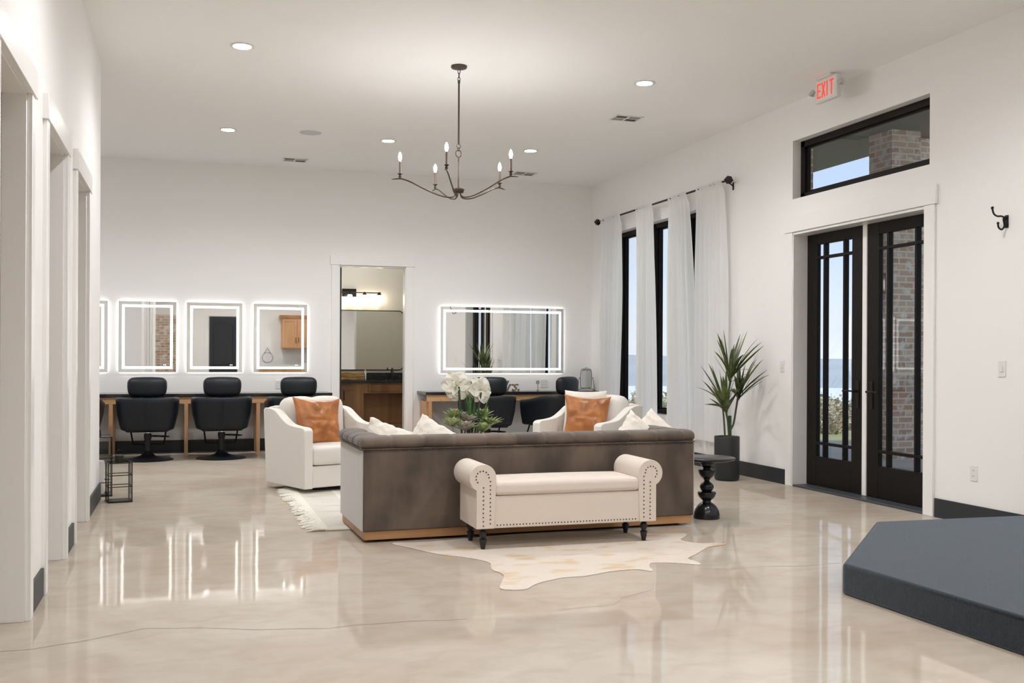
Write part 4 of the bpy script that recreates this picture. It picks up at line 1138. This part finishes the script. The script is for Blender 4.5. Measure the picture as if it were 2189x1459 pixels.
MB().lathe([(0.0, 0.436), (0.17, 0.437), (0.205, 0.445), (0.214, 0.456), (0.214, 0.460), (0.209, 0.464), (0.0, 0.464)], seg=56, cap=False).build('top', 'stone_black', sd)

# ------------------------------------------------------------------ potted plant
PX, PY = 5.145, 8.97
pp = thing('potted_plant', 'dracaena with three leafy crowns in a tall black pot by the curtains', 'plant', (PX, PY, 0))
MB().lathe([(0.0, 0.0), (0.105, 0.0), (0.118, 0.010), (0.124, 0.03), (0.125, 0.43), (0.122, 0.437), (0.115, 0.43), (0.112, 0.415), (0.0, 0.415)], seg=48, cap=False).build('pot', 'pot_black', pp)
MB().lathe([(0.0, 0.432), (0.06, 0.428), (0.112, 0.416)], seg=24, cap=False).build('moss', 'moss', pp)
def prel(u, v, dy=0.0):
    p = at(u, v, y=PY + dy); return Vector((p.x - PX, p.y - PY, p.z))
def stem(pts, r, m='stem_green'): MB().tube(smooth_line(pts, 5), r, 10).build('stem', m, pp)
b1 = prel(1550, 930); b2 = prel(1559, 930)
b1.z = b2.z = 0.42
stem([b1, prel(1547, 890), prel(1543, 855)], 0.009, 'stem_brown')
stem([b2, prel(1556, 900), prel(1552, 870), prel(1562, 812)], 0.010)
MB().tube([b2 + Vector((0.012, 0.01, 0)), prel(1560, 888, 0.01)], 0.017, 12).build('stem', 'stem_green', pp)
stem([prel(1560, 920), prel(1568, 905), prel(1574, 870), prel(1578, 845)], 0.010, 'stem_brown')
random.seed(21)
def crown(c, tips, extra, Lm, name='foliage'):
    mb = MB()
    for (u, v) in tips:
        dy = random.uniform(-0.22, 0.18)
        T_ = prel(u, v); 
        T_ = T_ + Vector((0, dy, 0)) + Vector((dy * 0.36, 0, 0))
        if PX + T_.x > 5.43:
            q_ = at(u, v, x=5.43 - random.uniform(0, 0.05)); T_ = Vector((q_.x - PX, q_.y - PY, q_.z))
        leafblade(mb, c + Vector((random.uniform(-.01, .01), random.uniform(-.01, .01), random.uniform(-0.02, 0.05))), T_, random.uniform(0.014, 0.021), random.uniform(0.01, 0.045), 12, 0.3, random.uniform(-0.7, 0.7))
    for k in range(extra):
        a = random.uniform(0, 2 * pi); el = RD(random.uniform(15, 85)); l = Lm * random.uniform(0.65, 1.0)
        dv = Vector((cos(a) * cos(el) * 0.75, sin(a) * cos(el), sin(el))) * l
        T_ = c + dv
        if PX + T_.x > 5.40: T_.x = 5.40 - PX
        leafblade(mb, c + Vector((0, 0, random.uniform(-0.03, 0.06))), T_, random.uniform(0.014, 0.021), random.uniform(0.0, 0.05), 12, 0.3, random.uniform(-0.8, 0.8))
    mb.build(name, 'leaf_dark', pp)
crown(prel(1560, 812), [(1527, 712), (1540, 708), (1550, 703), (1548, 715), (1526, 726), (1590, 708), (1598, 706), (1588, 712), (1621, 722), (1629, 730), (1633, 738), (1530, 750), (1585, 722), (1605, 740), (1545, 722), (1575, 730)], 14, 0.42)
crown(prel(1553, 878), [(1492, 779), (1500, 812), (1491, 828), (1516, 776), (1527, 779), (1499, 862), (1540, 788), (1512, 850), (1548, 790), (1575, 820), (1520, 800), (1535, 800), (1580, 832)], 12, 0.36)
crown(prel(1579, 850), [(1624, 747), (1632, 767), (1641, 790), (1644, 800), (1646, 802), (1620, 762), (1585, 770), (1590, 778), (1612, 770), (1634, 812), (1577, 785)], 10, 0.34)

# ------------------------------------------------------------------ curtains
CXp = 5.415
rd_ = thing('curtain_rod', 'black curtain rod with cube finials above the windows', 'curtain rod', (CXp, 11.2, 3.085))
MB().tube([(0, -1.73, 0), (0, 1.75, 0)], 0.0115, 12).build('rod', 'iron', rd_)
for sy, yy in ((-1, -1.77), (1, 1.79)):
    mb = MB(); mb.mt = Matrix.Translation((0, yy, 0)) @ Matrix.Rotation(RD(45), 4, 'Y') @ Matrix.Rotation(RD(20), 4, 'Z')
    mb.box(-0.03, -0.03, -0.03, 0.03, 0.03, 0.03); mb.mt = Matrix.Identity(4)
    mb.tube([(0, yy - sy * 0.05, 0), (0, yy, 0)], 0.017, 12)
    mb.build('finial', 'iron', rd_, bevel=0.003)
for yy in (-1.70, 1.72):
    MB().tube([(0, yy, 0), (0.05, yy, -0.02), (0.096, yy, -0.05)], 0.007, 8).box(0.09, yy - 0.012, -0.09, 0.097, yy + 0.012, -0.01).build('bracket', 'iron', rd_)
def curtain(label, y0, y1, yb0, yb1, zb_, seed, n_f):
    z1 = 3.115; rng = random.Random(seed); ph = rng.uniform(0, 6)
    def P(i, j):
        z = z1 + (zb_ - z1) * j
        a = y0 + (y1 - y0) * i; b_ = yb0 + (yb1 - yb0) * i
        k = j ** 0.75
        y = a + (b_ - a) * k
        amp = (0.010 + 0.022 * min(1, j * 3)) * (0.8 + 0.4 * sin(7 * i + ph))
        x = CXp + amp * sin(2 * pi * n_f * i + ph + 0.7 * sin(2.2 * j + ph) + 0.5 * sin(5 * i)) + 0.006 * sin(13 * i + 4 * j)
        if j < 0.03: x = CXp + (x - CXp) * 0.35 - 0.014
        return (x, y + 0.008 * sin(5 * j + 9 * i), z)
    o = MB().grid(P, 90, 40).build('curtain', 'curtain_cloth')
    tag(o, label, 'curtain', 'white curtain panels on one rod')
curtain('white curtain panel at the far end of the rod, nearest the room corner', 12.87, 12.20, 12.86, 12.27, 0.10, 1, 6)
curtain('white curtain panel between the first and second tall window', 11.72, 11.24, 11.66, 11.05, 0.29, 2, 5)
curtain('white curtain panel between the second and third tall window', 10.83, 10.36, 10.83, 10.16, 0.29, 3, 5)
curtain('wide white curtain panel at the near end of the rod, behind the plant', 10.14, 9.55, 10.14, 9.46, 0.31, 4, 7)

# ------------------------------------------------------------------ platform
PZ = 0.162
pl = [(3.235, 4.46), (4.27, 5.54), (5.40, 5.48), (5.47, 5.2), (5.47, 2.4), (4.35, 2.15), (3.28, 3.20)]
o = MB().prism(pl, 'z', 0.0, PZ).build('carpeted_platform', 'carpet_black', bevel=0.018, bseg=3)
tag(o, 'low angular platform covered in dark charcoal carpet, lower right', 'platform')

# ------------------------------------------------------------------ lanterns
def lantern(label, loc, rz, s, h, rails, candle):
    r = thing('glass_lantern', label, 'lantern', loc, rz, 'black glass lanterns by the left wall')
    a = s / 2
    MB().box(-a - 0.004, -a - 0.004, 0, a + 0.004, a + 0.004, 0.014).build('base', 'iron', r, bevel=0.002)
    mb = MB(); w = 0.0032
    for sx in (-1, 1):
        for sy in (-1, 1): mb.box(sx * a - w, sy * a - w, 0.014, sx * a + w, sy * a + w, h)
    for z in list(rails) + [h]:
        for sx in (-1, 1): mb.box(sx * a - w, -a, z - w, sx * a + w, a, z + w)
        for sy in (-1, 1): mb.box(-a, sy * a - w, z - w, a, sy * a + w, z + w)
    mb.build('frame', 'iron', r)
    for k, q in enumerate(((-a, -a, -a + 0.001, a), (a - 0.001, -a, a, a), (-a, -a, a, -a + 0.001), (-a, a - 0.001, a, a))):
        MB().box(q[0], q[1], 0.014, q[2], q[3], h - 0.003).build('glass_pane', 'lantern_glass', r)
    MB().box(-a, -a, h - 0.001, a, a, h + 0.001).build('roof_pane', 'lantern_glass', r)
    MB().lathe([(0.0, h + 0.001), (0.036, h + 0.001), (0.036, h + 0.055), (0.032, h + 0.06), (0.0, h + 0.06)], seg=28, cap=False).build('chimney', 'iron', r)
    MB().tube([(0.03 * cos(t_), 0, h + 0.055 + 0.05 * sin(t_)) for t_ in [k * pi / 10 for k in range(11)]], 0.0016, 6).build('handle', 'iron', r)
    if candle:
        MB().lathe([(0.0, 0.014), (0.042, 0.014), (0.042, 0.30), (0.0, 0.30)], (0.02, 0, 0), 28, cap=False).build('candle', 'candle_white', r)
    return r
lantern('small black-framed glass lantern on the floor at the end of the left wall', (-0.528, 9.03, 0), RD(11), 0.182, 0.325, (0.13, 0.225), False)
lantern('taller black-framed glass lantern behind the small one, partly hidden', (-0.735, 9.47, 0), RD(6), 0.24, 0.51, (0.12, 0.33), True)

# ------------------------------------------------------------------ wall plates, hook
def plate(name, label, loc, axis, w, h, kind, rz=0):
    r = thing(name, label, 'outlet' if kind == 'outlet' else 'switch', loc, rz)     # local: faces -Y
    MB().box(-w / 2, -0.006, -h / 2, w / 2, 0, h / 2).build('plate', 'plastic_white', r, bevel=0.002)
    n_ = max(1, round(w / 0.07))
    for k in range(n_):
        x = (k - (n_ - 1) / 2) * 0.046
        if kind == 'outlet':
            mb = MB()
            for z in (-0.02, 0.02): mb.box(x - 0.008, -0.0068, z - 0.005, x - 0.005, -0.006, z + 0.006).box(x + 0.005, -0.0068, z - 0.005, x + 0.008, -0.006, z + 0.006)
            mb.build('socket', 'slot_grey', r)
        else:
            MB().box(x - 0.012, -0.012, -0.02, x + 0.012, -0.006, 0.02).build('rocker', 'plastic_white', r, bevel=0.002)
    return r
plate('wall_outlet', 'white double outlet on the back wall above the left counter', (1.165, YB, 0.845), 'y', 0.115, 0.115, 'outlet')
plate('wall_outlet', 'white double outlet on the back wall below the wide mirror', (4.80, YB, 0.845), 'y', 0.115, 0.115, 'outlet')
plate('light_switch', 'white light switch on the right wall near the black hook', (XR, 5.775, 1.15), 'x', 0.07, 0.115, 'switch', -pi / 2)
plate('light_switch', 'white light switch on the wall left of the french doors', (XR, 8.56, 1.14), 'x', 0.07, 0.115, 'switch', -pi / 2)
plate('wall_outlet', 'white outlet low on the right wall above the black baseboard', (XR, 6.04, 0.38), 'x', 0.07, 0.115, 'outlet', -pi / 2)
hk = thing('coat_hook', 'black iron double coat hook high on the right wall', 'hook', (XR, 5.74, 2.19))
MB().soft((-0.004, 0, 0.0), (0.008, 0.035, 0.09), 0.004, n=6).build('back_plate', 'iron', hk)
MB().tube(smooth_line([(-0.005, 0, 0.02), (-0.045, 0, 0.035), (-0.085, 0, 0.034), (-0.115, 0, 0.05), (-0.128, 0, 0.085)], 5), 0.0065, 8).ball((-0.128, 0, 0.09), 0.011, 10).build('upper_prong', 'iron', hk)
MB().tube(smooth_line([(-0.005, 0, 0.025), (-0.03, 0, 0.02), (-0.022, 0, -0.03), (-0.045, 0, -0.058), (-0.072, 0, -0.045), (-0.078, 0, -0.02)], 5), 0.0065, 8).ball((-0.078, 0, -0.015), 0.010, 10).build('lower_prong', 'iron', hk)
hb = tag(MB().tube(smooth_line([(0, 0, 0), (-0.03, 0, -0.005), (-0.05, 0, 0.012)], 4), 0.006, 8).ball((-0.052, 0, 0.016), 0.012, 10).build('curtain_holdback', 'plastic_white', loc=(XR, 9.02, 1.15)),
         'tiny white hook on the wall just right of the plant leaves', 'hook')

# ------------------------------------------------------------------ things on the right counter
def text_obj(body, size, m, name, shear=0.0, extrude=0.01, bold=0.0):
    cu = bpy.data.curves.new(name, 'FONT'); cu.body = body; cu.size = size; cu.extrude = extrude; cu.shear = shear; cu.offset = bold; cu.align_x = 'LEFT'
    tmp = bpy.data.objects.new(name + '_tmp', cu); COL.objects.link(tmp)
    dg = bpy.context.evaluated_depsgraph_get(); me = bpy.data.meshes.new_from_object(tmp.evaluated_get(dg))
    bpy.data.objects.remove(tmp); me.materials.clear(); me.materials.append(MATS[m]); me.name = name
    o = bpy.data.objects.new(name, me); COL.objects.link(o); return o
ms = text_obj('Mrs.', 0.20, 'sign_wood', 'letter_sign', 0.45, 0.012, 0.001)
ms.rotation_euler = (pi / 2, 0, 0); ms.location = (4.01, 13.22, 0.754)
tag(ms, 'weathered wooden script sign reading Mrs. beside the flowers on the right counter', 'sign')
vm = thing('vanity_mirror', 'small ornate brass table mirror on the right counter by the corner', 'mirror', (5.34, 13.2, 0.752), RD(-8))
pts = [(-0.075, 0, 0.05), (-0.08, 0, 0.15), (-0.075, 0, 0.265), (-0.05, 0, 0.285), (0.05, 0, 0.285), (0.075, 0, 0.265), (0.08, 0, 0.15), (0.075, 0, 0.05), (0.05, 0, 0.035), (-0.05, 0, 0.035)]
MB().tube(smooth_line(pts, 4, True), 0.0055, 8, closed=True).build('frame', 'brass_old', vm)
MB().prism([(p[0], p[2]) for p in smooth_line(pts, 4, True)], 'y', -0.002, 0.002).build('mirror_glass', 'mirror_silver', vm)
mb = MB()
for k in range(7):
    x = (k - 3) * 0.02; z = 0.29 + 0.022 * (1 - abs(k - 3) / 3.0)
    mb.tube([(x + 0.010 * cos(t_), 0, z + 0.010 * sin(t_)) for t_ in [q * pi / 4 for q in range(8)]], 0.003, 5, closed=True)
mb.build('crest', 'brass_old', vm)
mb = MB()
for sx in (-1, 1):
    mb.tube(smooth_line([(sx * 0.12, 0, 0.0045), (sx * 0.115, 0, 0.06), (sx * 0.10, 0, 0.17), (sx * 0.09, 0, 0.175), (sx * 0.08, 0, 0.16)], 5), 0.004, 7)
    mb.tube([(sx * 0.12, -0.05, 0.0045), (sx * 0.12, 0.05, 0.0045)], 0.0045, 7)
mb.tube([(-0.12, 0, 0.01), (-0.04, 0, 0.03), (0.04, 0, 0.03), (0.12, 0, 0.01)], 0.004, 7)
mb.build('stand', 'brass_old', vm)
bk = thing('open_book', 'pale open booklet on the right counter behind the flowers', 'book', (3.62, 13.12, 0.752), RD(12))
MB().box(-0.13, -0.09, 0, 0, 0.09, 0.008).build('page_block', 'ceramic_white', bk)
o = MB().box(0, -0.09, 0, 0.13, 0.09, 0.006).build('cover', 'ceramic_white', bk, rot=(0, RD(-28), 0))
kn = thing('small_ornament', 'tiny dark metal flower ornament left of the vanity mirror', 'ornament', (4.64, 13.25, 0.752))
MB().lathe([(0.02, 0), (0.02, 0.006), (0.004, 0.01), (0.004, 0.10)], seg=14).build('stand', 'brass_old', kn)
mb = MB()
for k in range(5): mb.ball((0.018 * cos(k * 1.2566), 0, 0.115 + 0.018 * sin(k * 1.2566)), 0.011, 8, (1, 0.4, 1))
mb.build('flower_head', 'brass_old', kn)

# ------------------------------------------------------------------ washroom
va = thing('vanity_cabinet', 'brown wooden washroom vanity seen through the doorway', 'cabinet', (1.05, 15.06, 0))
WV = 2.8; xk = 1.48
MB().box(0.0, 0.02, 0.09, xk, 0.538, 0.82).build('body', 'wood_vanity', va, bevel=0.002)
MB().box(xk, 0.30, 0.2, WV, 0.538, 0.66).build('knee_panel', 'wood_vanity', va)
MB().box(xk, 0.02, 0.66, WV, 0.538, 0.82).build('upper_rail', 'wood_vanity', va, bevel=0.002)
mb = MB(); mb.box(1.0, 0.003, 0.12, 1.42, 0.02, 0.78)
for q in ((1.0, 0.12, 1.06, 0.78), (1.36, 0.12, 1.42, 0.78), (1.06, 0.12, 1.36, 0.19), (1.06, 0.71, 1.36, 0.78)): mb.box(q[0], -0.006, q[1], q[2], 0.003, q[3])
dd = mb.build('door', 'wood_vanity', va, bevel=0.002)
MB().tube([(1.18, -0.006, 0.56), (1.18, -0.03, 0.57), (1.18, -0.03, 0.69), (1.18, -0.006, 0.70)], 0.006, 7).build('handle', 'iron', dd)
MB().box(xk + 0.06, 0.004, 0.69, xk + 0.56, 0.02, 0.79).build('drawer', 'wood_vanity', va, bevel=0.003)
MB().box(xk, 0.30, 0.10, WV, 0.33, 0.19).build('lower_rail', 'wood_vanity', va)
wt = thing('washroom_worktop', 'black worktop with backsplash on the washroom vanity', 'worktop', (1.02, 15.03, 0.822))
MB().box(0, 0, 0, 2.86, 0.568, 0.035).build('slab', 'counter_black', wt, bevel=0.003)
MB().box(0, 0.545, 0.035, 2.86, 0.568, 0.14).build('backsplash', 'counter_black', wt, bevel=0.002)
bs = thing('wicker_basket', 'rectangular woven basket on the black washroom worktop', 'basket', (2.36, 15.28, 0.858))
MB().box(-0.19, -0.11, 0, 0.19, 0.11, 0.012).box(-0.2, -0.12, 0, 0.2, -0.105, 0.10).box(-0.2, 0.105, 0, 0.2, 0.12, 0.10).box(-0.2, -0.12, 0, -0.185, 0.12, 0.10).box(0.185, -0.12, 0, 0.2, 0.12, 0.10).build('woven_body', 'basket', bs, bevel=0.008)
MB().tube([(-0.195, -0.115, 0.103), (0.195, -0.115, 0.103), (0.195, 0.115, 0.103), (-0.195, 0.115, 0.103)], 0.010, 8, closed=True).build('rim', 'basket', bs)
ft = thing('faucet', 'black arched faucet on the washroom worktop', 'faucet', (3.02, 15.46, 0.858))
MB().lathe([(0.026, 0), (0.026, 0.008), (0.014, 0.012), (0.012, 0.10)], seg=20).tube(smooth_line([(0, 0, 0.10), (0, -0.01, 0.15), (0, -0.06, 0.175), (0, -0.11, 0.14), (0, -0.12, 0.11)], 5), 0.010, 10).build('spout', 'metal_black', ft)
for sx in (-1, 1): MB().lathe([(0.02, 0), (0.02, 0.008), (0.012, 0.012), (0.014, 0.05)], (sx * 0.09, 0, 0), 16).tube([(sx * 0.09, 0, 0.045), (sx * 0.14, -0.02, 0.055)], 0.006, 8).build('tap', 'metal_black', ft)
sp_ = thing('soap_dispenser', 'slim chrome dispenser standing behind the wicker basket', 'dispenser', (2.62, 15.50, 0.858))
MB().lathe([(0.022, 0), (0.022, 0.11), (0.010, 0.125), (0.006, 0.16)], seg=18).tube([(0, 0, 0.155), (0, -0.04, 0.16)], 0.006, 8).build('bottle', 'chrome', sp_)
wm = thing('washroom_mirror', 'large thin black-framed mirror over the washroom vanity', 'mirror', (2.3, 15.6, 1.005))
def rrect(w, h, r, n=6):
    pts = []
    for cx_, cz_, a0 in ((w / 2 - r, h - r, 0), (-w / 2 + r, h - r, 90), (-w / 2 + r, r, 180), (w / 2 - r, r, 270)):
        for k in range(n + 1): a = RD(a0 + 90 * k / n); pts.append((cx_ + r * cos(a), cz_ + r * sin(a)))
    return pts
rr = rrect(1.86, 0.915, 0.07)
MB().prism(rr, 'y', -0.012, -0.004).build('mirror_glass', 'mirror_silver', wm)
MB().tube([(p[0], -0.01, p[1]) for p in rr], 0.007, 8, closed=True).build('frame', 'iron', wm)
vl = thing('vanity_light', 'dark bar wall lamp with lit glass shades above the washroom mirror', 'wall lamp', (2.38, 15.6, 2.19))
MB().box(-0.11, -0.03, -0.06, 0.11, 0, 0.06).build('wall_plate', 'iron', vl, bevel=0.003)
MB().tube([(-0.48, -0.10, 0.0), (0.48, -0.10, 0.0)], 0.008, 8).tube([(0, 0, 0), (0, -0.10, 0)], 0.012, 8).build('bar', 'iron', vl)
for x in (-0.45, -0.225, 0.0, 0.225, 0.45):
    sh = MB().lathe([(0.012, 0.012), (0.018, -0.01), (0.034, -0.018), (0.034, -0.034)], (x, -0.10, 0), 18).build('socket', 'iron', vl)
    MB().lathe([(0.030, -0.035), (0.036, -0.05), (0.036, -0.155), (0.0, -0.157)], (x, -0.10, 0), 20, cap=False).build('glass_shade', 'shade_on', sh)
d4 = struct(MB().box(1.935, YB + 0.13, 0.01, 1.972, YB + 0.95, DZ - 0.02).build('door_4', 'door_black', bevel=0.003))
